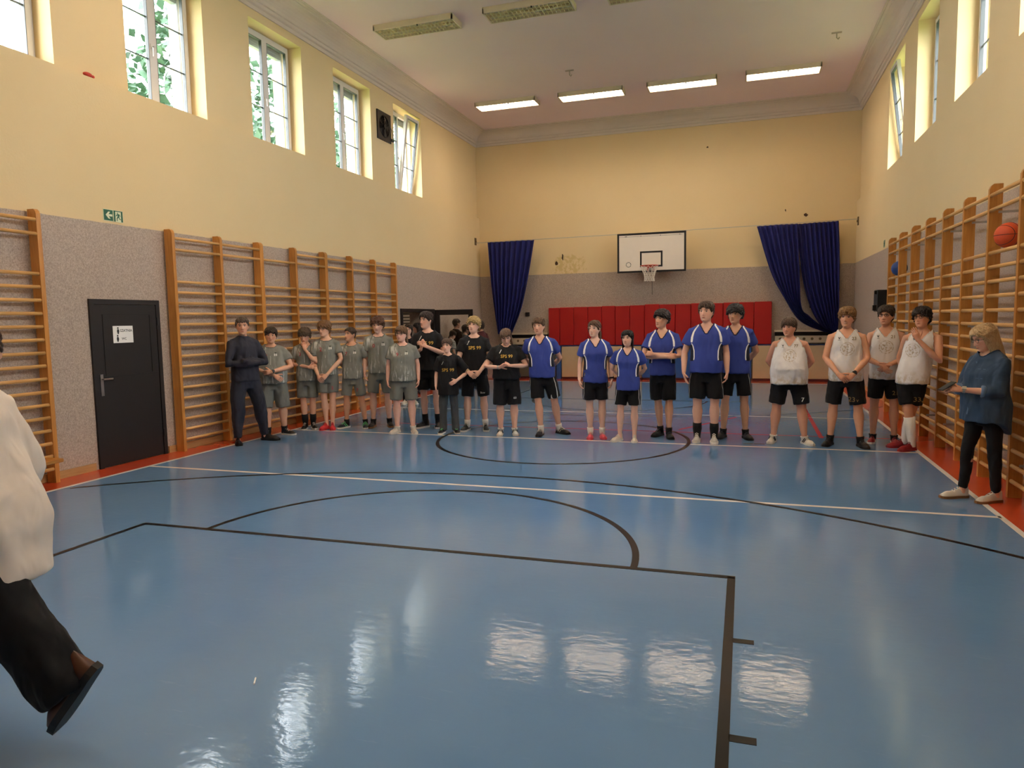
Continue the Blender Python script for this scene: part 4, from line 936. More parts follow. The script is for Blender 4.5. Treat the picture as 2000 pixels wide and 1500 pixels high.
        if tk == 'blue':
            x, y, z = np.abs(cos[:, 0] - lx * np.clip((cos[:, 2] - .9) / .55, 0, 1)), cos[:, 1], cos[:, 2]
            c1 = np.interp(z, [1.22, 1.27, 1.33, 1.39, 1.43, 1.47], [.172, .172, .166, .150, .128, .10]) * (.5 + .5 * B) * (.5 + .5 * sh)
            c2 = np.interp(z, [.92, 1.0, 1.08, 1.16, 1.22, 1.25], [.150, .142, .134, .136, .150, .168]) * (.45 + .55 * B) + bl * .03
            wd = np.interp(z, [1.2, 1.3, 1.47], [.007, .015, .010]); up = 1 - np.abs(x - c1) / wd; lw_ = 1 - np.abs(x - c2) / .0075
            d1 = np.maximum(np.minimum(up, (z - 1.262) * 70), np.minimum(np.minimum(lw_, (z - 1.04) * 70), (1.252 - z) * 70)); d1 = np.minimum(d1, np.where(z > 1.38, .10 - y, .03 - y) * 40); attr(me, 'd1', np.clip(d1, -6, 1).astype(np.float32))
            d2 = np.minimum(np.minimum((x - c2) * 30, (1.235 - z) * 40), (z - 1.03) * 40); d2 = np.minimum(np.minimum(d2, (.07 - y) * 30), (.19 * (.5 + .5 * B) - x) * 40); attr(me, 'd2', np.clip(d2, -6, 1).astype(np.float32))
        shirt = link('shirt', me, top['mat'], root, True)
        if top.get('cuffs'):
            for s in (-1, 1):
                e, wv = A[s][0], A[s][1]; c0 = e.lerp(wv, slv - 1); ax = (wv - e).normalized(); MB().tube([c0 - ax * .035, c0 - ax * .02, c0 + ax * .004, c0 + ax * .008], [.052, .058, .058, .050], 18).build('cuff', top['cuffs'], shirt, True)
        if top.get('placket'):
            for (x0, x1, z0, z1) in ((-.012, .012, .80, 1.44), (.05, .125, 1.22, 1.31), (-.125, -.05, 1.22, 1.31)):
                pass
        tm = MB()
        for a, b in bpts: tm.tube([a, b], .0062 if tk != 'hoodie' else .012, 5, False)
        tm.build('collar', top.get('trim', top['mat']), shirt, True)
        # lettering and badges laid on the cloth
        def decal(m_or_txt, x, z, size, mat, name='print', rotz=0):
            m_ = text_mesh(m_or_txt, size) if isinstance(m_or_txt, str) else m_or_txt
            bm2 = bmesh.new(); bm2.from_mesh(m_); 
            if isinstance(m_or_txt, str): bmesh.ops.subdivide_edges(bm2, edges=[e for e in bm2.edges if e.calc_length() > .02], cuts=1)
            for v in bm2.verts:
                ca_, sa_ = math.cos(rotz), math.sin(rotz); px, pz = v.co.x * ca_ - v.co.y * sa_, v.co.x * sa_ + v.co.y * ca_
                h_ = bvh.ray_cast(Vector((x + px + lx * smst(.9, 1.45, z), -.6, z + pz)), Vector((0, 1, 0))); yy = h_[0].y if h_[0] else -.13
                v.co = Vector((x + px + lx * smst(.9, 1.45, z), yy - .006, z + pz))
            m2 = bpy.data.meshes.new(name); bm2.to_mesh(m2); bm2.free(); link(name, m2, mat, shirt)
        def quad(pts):
            m_ = bpy.data.meshes.new('q'); m_.from_pydata([(x, z, 0) for x, z in pts], [], [tuple(range(len(pts)))]); return m_
        for it in top.get('prints', ()):
            if it[0] == 'text': decal(it[1], it[2], it[3], it[4], it[5], 'lettering', it[6] if len(it) > 6 else 0)
            else: decal(quad(it[1]), it[2], it[3], 1, it[4], 'badge')
    # ------------ bottom
    if bottom:
        mb = MB(); bk = bottom['kind']; L = bottom.get('len', .56); o_ = .016; wz = bottom.get('waist', .99)
        sec = []
        for z in (.76, .80, .86, .92, wz):
            for a, b in zip([(.7, .10 * B, .09, 0)] + torso, torso):
                if a[0] <= z <= b[0] + 1e-6: f = (z - a[0]) / (b[0] - a[0]); rx, ry, cy = [a[i] + (b[i] - a[i]) * f for i in (1, 2, 3)]; break
            sec.append(ell(*T(0, cy, z)[:2], z, rx + o_ * .9, ry + o_ * .9, 24))
        mb.loft(sec); lg = (.4 + .6 * B) * (1 + bl * .08)
        for s in (-1, 1):
            h_, k_, a_ = hips[s], kn[s], ank[s]
            if bk == 'shorts':
                end = h_.lerp(k_, (.90 - L) / (.90 - k_.z)); fl_ = bottom.get('flare', .094) * lg
                mb.tube([h_ + Vector((-s * .012, 0, .03)), h_.lerp(end, .45) + Vector((s * .004, 0, 0)), end + Vector((s * .006, -.004, 0))], [.105 * lg, .100 * lg, fl_], 20)
            else:
                r_ = bottom.get('r', (.1, .085, .072, .066, .06)); end = a_ + (a_ - k_).normalized() * bottom.get('drop', .03) + Vector(bottom.get('hemshift', (0, 0, 0)))
                mb.tube([h_ + Vector((-s * .012, 0, .03)), h_.lerp(k_, .5), k_, k_.lerp(end, .45) + Vector((0, .01, 0)), end], [r_[0] * lg, r_[1] * lg, r_[2] * lg, r_[3] * lg, r_[4]], 20)
        bm = remesh(mb, .0115, 3); noise_disp(bm, bottom.get('fold', .014), 11, seed + 4, .35); noise_disp(bm, .005, 24, seed + 7, .7); me = bpy.data.meshes.new('shorts'); bvh = BVHTree.FromBMesh(bm); bm.to_mesh(me); bm.free()
        cos = np.zeros(len(me.vertices) * 3); me.vertices.foreach_get('co', cos); cos = cos.reshape(-1, 3)
        if bottom.get('piping'):
            d1 = np.minimum(1 - np.abs(cos[:, 1] + .055) / .005, (np.abs(cos[:, 0]) - .12 * B) * 60); attr(me, 'd1', np.clip(d1, -6, 1).astype(np.float32))
        bo = link(bk, me, bottom['mat'], root, True)
        for (txt, x, z, size, mat) in bottom.get('prints', ()):
            m_ = text_mesh(txt, size)
            for v in m_.vertices:
                h_ = bvh.ray_cast(Vector((x + v.co.x, -.6, z + v.co.y)), Vector((0, 1, 0))); yy = h_[0].y if h_[0] else -.1; v.co = (x + v.co.x, yy - .006, z + v.co.y)
            link('lettering', m_, mat, bo)
    # ------------ socks and shoes
    for i, s in enumerate((-1, 1)):
        if socks:
            sm_, sh_ = socks; a_, k_ = ank[s], kn[s]; f = max(.05, (sh_ - a_.z) / (k_.z - a_.z)); lg = (.4 + .6 * B) * (1 + bl * .08)
            q = [a_ - Vector((0, 0, .04)), a_, a_.lerp(k_, f * .5) + Vector((0, .004 * (f > .3), 0)), a_.lerp(k_, f) + Vector((0, .012 * (f > .4), 0))]
            MB().tube(q, [.041, .043 * (.5 + .5 * lg), (.044 + .016 * smst(.2, .5, f)) * (.4 + .6 * lg) + .003, (.045 + .017 * smst(.2, .6, f)) * (.3 + .7 * lg) + .003], 16).build('sock', sm_, root, True)
        if shoes: shoe(root, feet[i], shoes[0], shoes[1], shoes[2], shoes[3] if len(shoes) > 3 else None, shoes[4] if len(shoes) > 4 else 1)
    if watch:
        s = watch[0]; e, wv, dv, nv = A[s]; ax = (wv - e).normalized(); c_ = wv - ax * .02; n_ = (nv - ax * nv.dot(ax)).normalized(); b_ = ax.cross(n_)
        mb = MB(); mb.loft([[c_ + ax * q + (n_ * math.cos(a) + b_ * math.sin(a)) * .031 for a in [2 * PI * j / 14 for j in range(14)]] for q in (-.011, .011)])
        o = mb.build('wristband', watch[1], root)
        if len(watch) > 2: cc = c_ + n_ * .03; MB().add([cc + ax * x * .018 + b_ * y * .018 + n_ * z * .006 for x in (-1, 1) for y in (-1, 1) for z in (-1, 1)], [(0, 1, 3, 2), (4, 6, 7, 5), (0, 4, 5, 1), (2, 3, 7, 6), (0, 2, 6, 4), (1, 5, 7, 3)]).build('watch_face', watch[2], o)
    return root
# ------------------------------------------------------------------ the cast
T_GREY = cloth('grey_jersey', '888982', kind='streak'); T_GREYS = cloth('grey_shorts_cloth', '7C7D77'); T_BLACK = cloth('black_tee', '17161A'); T_BLACKS = cloth('black_shorts_cloth', '131216', stripe='C9C9C4')
T_BLUE = cloth('blue_jersey', '36489C', gloss=.1); T_NAVYT = cloth('navy_trim', '141A44'); T_WHITE = cloth('white_tank', 'ECE8E6', kind='crest'); T_HOOD = cloth('navy_hoodie', '30303C'); T_TROU = cloth('navy_trousers', '2E2F3B'); T_JEAN = cloth('grey_jeans', '4A4C4E')
T_DENIM = cloth('denim_shirt', '33475F'); T_LEG = cloth('black_leggings', '0E0D10'); T_CREAMB = cloth('cream_blouse', 'E4D8CB'); T_NAVYW = cloth('navy_wide_trousers', '06070D'); T_GJACK = cloth('grey_jacket', '6B6A6C'); T_DARKC = cloth('dark_top', '241E22')
S_BLK = cloth('black_sock', '141417'); S_WHT = cloth('white_sock', 'E6E2DC')
K_BLK = plain('black_shoe', '18171A', .5); K_WHT = plain('white_shoe', 'DDD6CB', .5); K_CRM = plain('cream_shoe', 'D5C9BA', .55); K_RED = plain('red_shoe', 'D23038', .5); K_PNK = plain('pink_shoe', 'D24A58', .5); K_DRED = plain('dark_red_shoe', '8E1620', .55); K_GRY = plain('grey_shoe', 'B4B0A8', .6); K_NGR = plain('navy_shoe', '14222E', .5); K_LIME = plain('lime_stripe', '6FD38A', .5); K_GUM = plain('gum_sole', '8A6038', .6); K_SOLW = plain('white_sole', 'D9D4CC', .6); K_SOLB = plain('black_sole', '101012', .6); K_BRN = plain('brown_leather', '4B2A1C', .4)
P_GOLD = plain('gold_print', 'D8B04E', .4, metal=.2); P_RED = plain('red_print', 'B03038', .6); P_WHT = plain('white_print', 'E8E6E0', .6); P_BRZ = plain('bronze_print', '8F7648', .6); P_BLK = plain('black_print', '1C1C20', .6)
def fc(x, y, extra=0, k=.8): return math.atan2(-x, y) * k + extra
sqr = lambda a, b: [(-a, -b), (a, -b), (a, b), (-a, b)]
def grey_top(num, **k):
    d = dict(kind='tee', mat=T_GREY, trim=T_GREYS, hem=.865, prints=[('text', num, -.072, 1.305, .085, P_RED), ('quad', sqr(.010, .020), .062, 1.325, P_WHT), ('quad', sqr(.010, .018), .090, 1.325, P_WHT), ('quad', sqr(.012, .006), .077, 1.356, P_BLK), ('quad', sqr(.0022, .07), -.002, 1.24, P_WHT)]); d.update(k); return d
def black_top(**k):
    d = dict(kind='tee', mat=T_BLACK, hem=.865, prints=[('text', 'SPS 99', .012, 1.295, .072, P_GOLD), ('quad', [(-.022, -.03), (-.010, -.03), (.022, .03), (.010, .03)], -.088, 1.375, P_WHT)]); d.update(k); return d
def blue_top(**k):
    d = dict(kind='blue', mat=T_BLUE, trim=T_NAVYT, hem=.865, neck='v', sr=.074); d.update(k); return d
def tank_top(num, **k):
    d = dict(kind='tank', mat=T_WHITE, hem=.82, neck='tank', sleeve=0, ease=.016, prints=[('text', 'v', -.085, 1.385, .06, P_BLK), ('quad', sqr(.014, .002), -.085, 1.355, P_BLK), ('text', num, .085, 1.375, .055, P_BRZ)]); d.update(k); return d
shorts = lambda m, L=.56, **k: dict(dict(kind='shorts', mat=m, len=L), **k)
PG = 'players lined up on the centre line'

person('person in dark navy hoodie and trousers with folded arms by the wall bars', (-6.83, 8.5), 1.80, 1.08, skin='D8A488', hair=H_CROP, hairc=('4A3B32', '6B5A4E'), arms='cross', head=(-.42, .02, 0), build=1.0, hands=False,
       feet=((-.15, -.0, -.35, 0, 0), (.27, .02, .5, 0, 0)), top=dict(kind='hoodie', mat=T_HOOD, hem=.87, neck='hood', sleeve=2.08, sr=.066, cuff=.036), bottom=dict(kind='trousers', mat=T_TROU, drop=.0, r=(.116, .104, .094, .082, .052), fold=.02), shoes=(K_BLK, K_SOLB, K_BLK), seed=1, group=None)
person('sturdy player in grey jersey with folded low arms and black wristwatch', (-6.83, 9.12), 1.645, fc(-7, 9.4, .02), skin='D8A488', hair=H_SHORT, hairc=('2B1E17', '3E2C22'), build=1.22, belly=.45, head=(.05, .08, .06),
       armL=((.30, -.05, 1.13), (.02, -.27, 1.065), (-.95, 0, -.1), (0, -1, .2)), armR=((-.30, -.04, 1.14), (.06, -.24, 1.0), (.8, -.15, -.55), (0, -1, .2)), feet=((-.10, -.05, -.1, 0, 0), (.15, .08, .9, 0, 0)),
       top=grey_top('8'), bottom=shorts(T_GREYS, .47), socks=(S_BLK, .15), shoes=(K_BLK, K_SOLW, K_SOLW), watch=(1, M_BLACK, M_BLACK), seed=2, group=PG)
person('player in grey jersey with curly fringe and a hand raised to the mouth', (-6.72, 9.85), 1.63, fc(-6.7, 9.8, -.1), skin='E0AE92', hair=dict(H_CURLY, fringe=.12), hairc=('4A3A2E', '6A5644'), head=(-.05, .28, .05),
       armL=((.19, -.17, 1.16), (.025, -.165, 1.39), (-.15, .1, .9), (.5, -.85, 0)), armR=((-.25, .02, 1.14), (.08, -.19, 1.09), (.9, -.1, .0), (0, -1, 0)), feet=((-.06, 0, -.05, 0, 0), (.07, .04, .35, 0, 0)), top=grey_top('3', hem=.84), bottom=shorts(T_GREYS, .55), socks=(S_BLK, .26), shoes=(K_BLK, K_SOLW, K_SOLW), build=.94, seed=3, group=PG)
person('tall thin player in grey jersey with glasses and bright red shoes', (-6.38, 9.92), 1.73, fc(-6.4, 9.9, -.05), skin='E3B498', hair=H_WAVY, hairc=('6B4A2E', '93693F'), head=(-.5, .05, 0), build=.9, glasses=True,
       armL=((.235, -.05, 1.14), (.02, -.19, .90), (-.65, -.2, -.55), (.2, -1, .2)), armR=((-.235, .0, 1.13), (-.12, -.17, .90), (.35, -.25, -.75), (-.3, -1, .2)), feet=((-.05, 0, -.35, 0, 0), (.05, .0, .1, 0, 0)), top=grey_top('2', hem=.89), bottom=shorts(T_GREYS, .60, prints=[('2', .085, .68, .07, P_RED)]), shoes=(K_RED, K_RED, K_RED), seed=4, group=PG)
person('short player in grey jersey with cropped hair and lime-striped shoes', (-6.038, 10.118), 1.622, fc(-5.9, 9.9, -.12), skin='D29E80', hair=H_CROP, hairc=('3A2A20', '4E3A2C'), arms='behind', head=(-.62, -.06, 0), feet=((-.15, .02, -.6, 0, 0), (.2, -.02, .12, 0, 0)), top=grey_top('7'), bottom=shorts(T_GREYS, .57, prints=[('7', .095, .67, .08, P_RED)]), socks=(S_BLK, .15), shoes=(K_NGR, K_SOLW, K_LIME, K_LIME), build=.94, seed=5, group=PG)
person('player in grey jersey with bushy brown hair and arms hanging down', (-5.655, 10.321), 1.782, fc(-5.5, 10, .02), skin='E4B6A0', hair=H_CURLY, hairc=('4A2E20', '6A4430'), head=(-.15, .14, .0), feet=((-.13, 0, -.25, 0, 0), (.13, .02, .2, 0, 0)), top=grey_top('0'), bottom=shorts(T_GREYS, .55), socks=(S_BLK, .13), shoes=(K_BLK, K_GUM, K_BLK), build=.97, seed=6, group=PG)
person('person in grey jersey number 9 with glasses and cream shoes', (-4.984, 9.830), 1.625, fc(-5.1, 9.9, -.02), skin='E8B7A4', hair=dict(H_FRINGE, front=.45, pony=1), hairc=('5B3F2C', '7A5A40'), head=(-.3, .0, 0), build=1.12, belly=.3, glasses=True, feet=((-.13, 0, -.5, 0, 0), (.14, .0, .25, 0, 0)), top=grey_top('9'), bottom=shorts(T_GREYS, .55), socks=(S_WHT, .11), shoes=(K_CRM, K_WHT, K_WHT), seed=7, female=True, group=PG)
person('tall thin player in black shirt clapping hands at the chest', (-4.820, 10.403), 1.844, fc(-4.7, 10, -.12), skin='E4B6A0', hair=H_SHORT, hairc=('2A1D18', '40302A'), head=(-.6, .0, .05), build=.92,
       armL=((.27, -.05, 1.12), (.03, -.26, 1.25), (-.75, -.15, .45), (.6, -.7, .3)), armR=((-.24, -.02, 1.10), (-.055, -.25, 1.21), (.2, -.2, .9), (-.8, -.6, 0)), curlL=.25, curlR=.15, feet=((-.08, 0, -.7, 0, 0), (.12, .02, .1, 0, 0)), top=black_top(hem=.88), bottom=shorts(T_BLACKS, .58), socks=(S_BLK, .21), shoes=(K_BLK, K_SOLW, K_BLK), seed=8, group=PG)
person('smallest player in oversized black shirt and grey jeans, hand on hip', (-4.285, 9.948), 1.428, fc(-4.4, 10, -.02), skin='E6B9A4', hair=H_SHORT, hairc=('4A352A', '6B5142'), head=(-.25, .0, .0), build=.92, armL=((.36, .06, 1.13), (.17, -.13, 1.0), (-.8, -.35, -.45), (.3, -1, .2)), curlL=.1, curlR=.25,
       feet=((-.12, 0, -.3, 0, 0), (.12, .0, .25, 0, 0)), top=black_top(hem=.72, ease=.022, sleeve=.85, sr=.078, prints=[('text', 'SPS 99', .01, 1.19, .085, P_GOLD), ('quad', [(-.022, -.03), (-.010, -.03), (.022, .03), (.010, .03)], -.088, 1.32, P_WHT)]), bottom=dict(kind='trousers', mat=T_JEAN, drop=.035, r=(.1, .088, .078, .076, .072)), shoes=(K_BLK, K_SOLW, K_LIME), seed=9, group=PG)
person('blond curly-haired player in black shirt with clasped hands', (-3.978, 10.282), 1.744, fc(-3.9, 10, .02), skin='E8BBA4', hair=dict(H_CURLY, front=.34), hairc=('8C6A3A', 'D9BE84'), brow='7A5A34', arms='clasp', head=(-.3, -.08, .04), build=1.06, feet=((-.14, 0, -.4, 0, 0), (.15, .0, .08, 0, 0)), top=black_top(), bottom=shorts(T_BLACKS, .54, prints=[('Bow', .12, .60, .04, P_WHT)]), socks=(S_WHT, .17), shoes=(K_BLK, K_SOLW, K_BLK), watch=(-1, plain('beige_band', 'C9B48A', .6)), seed=10, group=PG)
person('player in black shirt looking down at the fingers, brown ponytail, white shoes', (-3.36, 9.98), 1.59, fc(-3.4, 10, .04), skin='DFAF98', hair=dict(H_TIED, pony=2, top=.014), hairc=('5A3F2E', '80604A'), head=(.05, .50, .0), build=1.2, belly=.25, female=True,
       armL=((.33, -.05, 1.13), (.075, -.29, 1.155), (-.85, -.2, .25), (.1, -.6, .8)), armR=((-.33, -.05, 1.13), (-.10, -.29, 1.13), (.8, -.3, .4), (.1, .6, .7)), curlL=.5, curlR=.2, feet=((-.11, 0, -.15, 0, 0), (.12, .0, .12, 0, 0)),
       top=black_top(hem=.93), bottom=shorts(T_BLACKS, .50, flare=.098, prints=[('60', .135, .62, .05, P_WHT)]), socks=(S_WHT, .11), shoes=(K_WHT, K_CRM, K_BLK, K_BLK), watch=(-1, M_STEEL), seed=11, group=PG)
person('player in blue jersey with spiky brown hair, feet apart, leftmost of the blue team', (-2.84, 10.1), 1.72, fc(-2.8, 10, .02), skin='DBA98F', hair=H_SHORT, hairc=('4A3526', '6E5138'), arms='behind', head=(-.28, .02, -.08), build=1.05, belly=.08, lean=(-.03, 0), feet=((-.03, -.06, -.25, 0, 0), (.25, .10, .75, 0, 0)), top=blue_top(), bottom=shorts(T_BLACKS, .56, piping=1), socks=(S_WHT, .15), shoes=(K_BLK, K_SOLB, K_WHT, K_WHT), seed=12, group=PG)
person('player in blue jersey with tied brown hair and pink shoes', (-2.02, 9.97), 1.67, fc(-2, 10, .12), skin='E0B7A2', hair=H_TIED, hairc=('4A3324', '6A4B35'), head=(-.5, .0, .04), female=True, build=.98, feet=((-.08, 0, -.15, 0, 0), (.10, .0, .0, 0, 0)), top=blue_top(hem=.84), bottom=shorts(T_BLACKS, .58, piping=1), socks=(S_WHT, .16), shoes=(K_PNK, K_PNK, K_WHT), watch=(1, M_BLACK, M_BLACK), seed=13, group=PG)
person('shortest player in blue jersey with long straight black hair', (-1.527, 9.801), 1.527, fc(-1.6, 10, -.08), skin='E0B39C', hair=H_LONG, hairc=('16100F', '281C1A'), arms='behind', head=(-.22, .0, .0), female=True, feet=((-.14, .0, -.55, 0, 0), (.10, .0, .05, 0, 0)), top=blue_top(hem=.82), bottom=shorts(T_BLACKS, .58, piping=1), shoes=(K_CRM, K_WHT, K_WHT), seed=14, group=PG)
person('curly dark-haired player in blue jersey with folded bare arms', (-1.112, 10.282), 1.795, fc(-1.1, 10, -.10), skin='DAA98C', hair=H_CURLY, hairc=('1C1310', '33231D'), arms='cross', head=(-.5, -.04, .06), feet=((-.04, .08, -.45, 0, 0), (.10, -.06, .25, 0, 0)), top=blue_top(), bottom=shorts(T_BLACKS, .52), socks=(S_BLK, .14), shoes=(K_BLK, K_SOLB, K_BLK), build=.96, seed=15, group=PG)
person('tallest player in blue jersey with short brown hair, black socks and grey shoes', (-.49, 10.0), 1.89, fc(-.5, 10, -.05), skin='DBAB94', hair=H_SHORT, hairc=('3A271B', '563C2A'), head=(-.3, -.04, .0), build=1.08, belly=.15, feet=((-.11, 0, -.05, 0, 0), (.10, -.01, .02, 0, 0)), top=blue_top(hem=.88), bottom=shorts(T_BLACKS, .55, piping=1), socks=(S_BLK, .24), shoes=(K_GRY, K_SOLW, K_WHT), armR=((-.27, .0, 1.13), (-.27, -.1, .88), (.25, -.3, -1), (-1, -.2, 0)), curlR=.2, seed=16, group=PG)
person('curly black-haired player in blue jersey standing just behind the tallest one', (-.12, 10.38), 1.85, fc(-.1, 10, -.05), skin='D6A588', hair=dict(H_CURLY, fringe=.1), hairc=('15100F', '2A1E1B'), arms='behind', head=(-.3, .0, .0), feet=((-.15, 0, -.35, 0, 0), (.14, .0, .35, 0, 0)), top=blue_top(), bottom=shorts(T_BLACKS, .57, piping=1), socks=(S_BLK, .12), shoes=(K_BLK, K_SOLB, K_BLK), build=.97, seed=17, group=PG)
person('heavy-set player in white sleeveless jersey 77 with hands behind the back', (.57, 10.12), 1.66, fc(.6, 10, -.05), skin='D69E84', hair=dict(H_FRINGE, front=.36, top=.016), hairc=('3E2A1E', '5E4430'), arms='behind', head=(-.35, .08, .0), build=1.2, belly=.62, sh=.98, feet=((-.20, .0, -.25, 0, 0), (.22, -.02, .55, 0, 0)), top=tank_top('77', hem=.84), bottom=shorts(T_BLACKS, .56, prints=[('7', .185, .63, .08, P_WHT)]), socks=(S_WHT, .10), shoes=(K_WHT, K_WHT, K_WHT, K_BLK), seed=18, group=PG)
person('smiling player in white sleeveless jersey 23 with clasped hands and black watch', (1.25, 10.06), 1.78, fc(1.25, 10, -.02), skin='D9A283', hair=dict(H_WAVY, front=.32), hairc=('6E4C2A', '9A7142'), arms='clasp', head=(-.18, .0, .04), build=1.06, smile=1.0, feet=((-.17, .0, -.35, 0, 0), (.19, -.02, .35, 0, 0)), top=tank_top('23', hem=.83), bottom=shorts(T_BLACKS, .54, prints=[('23', .075, .605, .085, P_BRZ), ('v', .14, .60, .06, P_BRZ)]), socks=(S_BLK, .13), shoes=(K_BLK, K_SOLB, K_BLK), watch=(1, M_BLACK, M_BLACK), seed=19, group=PG)
person('player in white sleeveless jersey 21 with glasses and red trainers', (1.76, 10.4), 1.79, fc(1.75, 10.3, -.05), skin='D39E82', hair=dict(H_SHORT, top=.024, front=.44), hairc=('2A1C15', '44301F'), head=(-.25, -.04, .0), glasses=True, build=.98, armL=((.26, -.03, 1.12), (.05, -.22, 1.03), (-.6, -.35, -.5), (.5, -.9, 0)), armR=((-.27, -.02, 1.12), (-.03, -.24, 1.02), (.5, -.3, -.55), (-.5, -.9, 0)), feet=((-.12, .0, -.12, 0, 0), (.13, -.02, .15, 0, 0)), top=tank_top('21', hem=.83), bottom=shorts(T_BLACKS, .58, prints=[('21', .13, .66, .075, P_BRZ)]), socks=(S_BLK, .10), shoes=(K_DRED, K_WHT, K_BLK), seed=20, group=PG)
person('player in white sleeveless jersey with long white socks, hand at mouth, ankles crossed', (1.99, 9.92), 1.76, fc(2.1, 10.2, -.20), skin='D09A7C', hair=H_WAVY, hairc=('18110F', '2E211C'), head=(-.28, -.05, -.06), glasses=True, build=.98, lean=(.09, .03),
       armL=((.30, -.15, 1.12), (.08, -.21, 1.38), (-.35, .0, .85), (.4, -.9, .1)), armR=((-.17, .10, 1.14), (-.10, .14, .90), (0, .1, -1), (-1, 0, 0)), curlL=.1, feet=((.02, -.05, -.55, 0, 0), (-.10, .14, -.9, 0, 0)), knees=((-.02, -.08, .50), (.0, .02, .49)),
       top=tank_top('', hem=.83, prints=[('text', 'v', -.07, 1.385, .055, P_BLK)]), bottom=shorts(T_BLACKS, .57, prints=[('33', .075, .64, .08, P_BRZ), ('v', .135, .625, .05, P_BRZ)]), socks=(S_WHT, .42), shoes=(K_DRED, K_DRED, K_DRED), seed=21, group=PG)
wm = person('person with shoulder-length blond hair and denim shirt typing on a phone', (2.08, 7.38), 1.60, -1.15, skin='D9A78C', hair=dict(locks=150, sweep=.4, front=.52, temple=.3, ear=-.3, back=-.75, top=.020, side=.02, long=.235, spread=1.08, arc=.8), hairc=('A5845A', 'CDB288'), head=(-.1, .38, 0), female=True, build=1.12, belly=.25, glasses=True,
       armL=((.22, -.06, 1.10), (.05, -.31, 1.12), (-.25, -.9, .2), (.8, .1, .6)), armR=((-.24, -.06, 1.10), (-.06, -.31, 1.11), (.3, -.9, .15), (-.7, .1, .7)), curlL=.55, curlR=.6, feet=((-.12, -.14, -.1, 0, 0), (.10, .05, .05, 0, 0)),
       top=dict(kind='shirt', mat=T_DENIM, hem=.80, tail=.12, ease=.028, sleeve=1.45, sr=.074, cuff=.052, neck='crew', fold=.016, cuffs=cloth('denim_cuff', '5C7290'), prints=[('quad', sqr(.006, .26), 0, 1.13, cloth('denim_cuff', '5C7290')), ('quad', sqr(.042, .0018), .085, 1.32, cloth('denim_cuff', '5C7290')), ('quad', sqr(.042, .0018), .085, 1.23, cloth('denim_cuff', '5C7290')), ('quad', sqr(.042, .0018), -.085, 1.32, cloth('denim_cuff', '5C7290'))]), bottom=dict(kind='trousers', mat=T_LEG, drop=-.02, r=(.092, .076, .058, .05, .042)), shoes=(K_WHT, K_GUM, K_WHT), watch=(1, M_STEEL, M_STEEL), seed=22)
# phone in the hands
wm_m = Matrix.Translation((2.08, 7.38, 0)) @ Matrix.Rotation(-1.15, 4, 'Z') @ Matrix.Scale(1.60 / 1.75, 4)
pc = wm_m @ Vector((0, -.425, 1.155)); ph = empty('phone', pc, -1.15, 1, 'black smartphone held by the blond person in denim', 'phone'); ph.rotation_euler = (.5, 0, -1.15)
MB().bbox(-.036, .036, -.075, .075, -.004, .004, .002).build('case', M_BLACK, ph); MB().box(-.033, .033, -.07, .07, .004, .0046).build('screen', plain('phone_glass', '1A1E26', .08), ph)

# walker leaving at the left edge
person('person in cream blouse and wide navy trousers striding out at the left edge', (-2.87, 2.0), 1.74, -1.4, skin='D9A78C', hair=dict(H_TIED, pony=0, bun=1), hairc=('4A3324', '6A4B35'), head=(2.3, .0, 0), headoff=(0, .065, 0), female=True, build=.95, lean=(0, -.085),
       armL=((.25, .155, 1.03), (.20, .02, .88), (-.1, -.6, -.7), (1, 0, 0)), armR=((-.25, -.05, 1.12), (-.24, -.2, .92), (0, -.4, -1), (-1, 0, 0)), feet=((-.07, -.34, 0, -.1, .02), (.05, .43, .1, .95, .315)), knees=((-.08, -.26, .50), (.07, .11, .60)),
       top=dict(kind='shirt', mat=T_CREAMB, hem=.72, ease=.032, sleeve=1.9, sr=.088, cuff=.05, fold=.02), bottom=dict(kind='trousers', mat=T_NAVYW, drop=.09, hemshift=(0, -.09, -.04), r=(.098, .110, .122, .118, .112), fold=.014), shoes=(K_BRN, K_SOLB, K_BRN, None, 1.12), seed=29)

# people in the background on the left
person('dark-haired person in black standing behind the grey team by the far wall bars', (-6.6, 13.3), 1.64, fc(-6.6, 13.3), skin='DDB09A', hair=dict(H_LONG, long=.2), hairc=('1B1311', '2E211D'), female=True, head=(-.1, 0, .1), top=dict(kind='tee', mat=T_DARKC, hem=.86, sleeve=1.9, sr=.062, cuff=.034), bottom=dict(kind='trousers', mat=T_LEG, drop=.02, r=(.098, .08, .062, .055, .05)), shoes=(K_CRM, K_WHT, K_WHT), seed=23)
person('person with long dark hair and grey jacket in the open doorway', (-7.35, 15.35), 1.66, fc(-7.3, 15.3, -.6), skin='DDB09A', hair=dict(H_LONG, long=.24), hairc=('1B1311', '2E211D'), female=True, head=(-.9, 0, 0), top=dict(kind='tee', mat=T_GJACK, hem=.84, sleeve=1.95, sr=.068, cuff=.038, ease=.02), bottom=dict(kind='trousers', mat=T_LEG, drop=.0, r=(.1, .085, .07, .062, .055)), shoes=(K_BLK, K_SOLB, K_BLK), seed=24)
bgk = dict(bottom=dict(kind='trousers', mat=T_TROU, drop=.0, r=(.1, .085, .07, .062, .055)), shoes=(K_BLK, K_SOLB, K_BLK))  # people behind the glass are added in place of a reflection in the pane
T_STRIPE = cloth('striped_tee', 'D8D6D2')
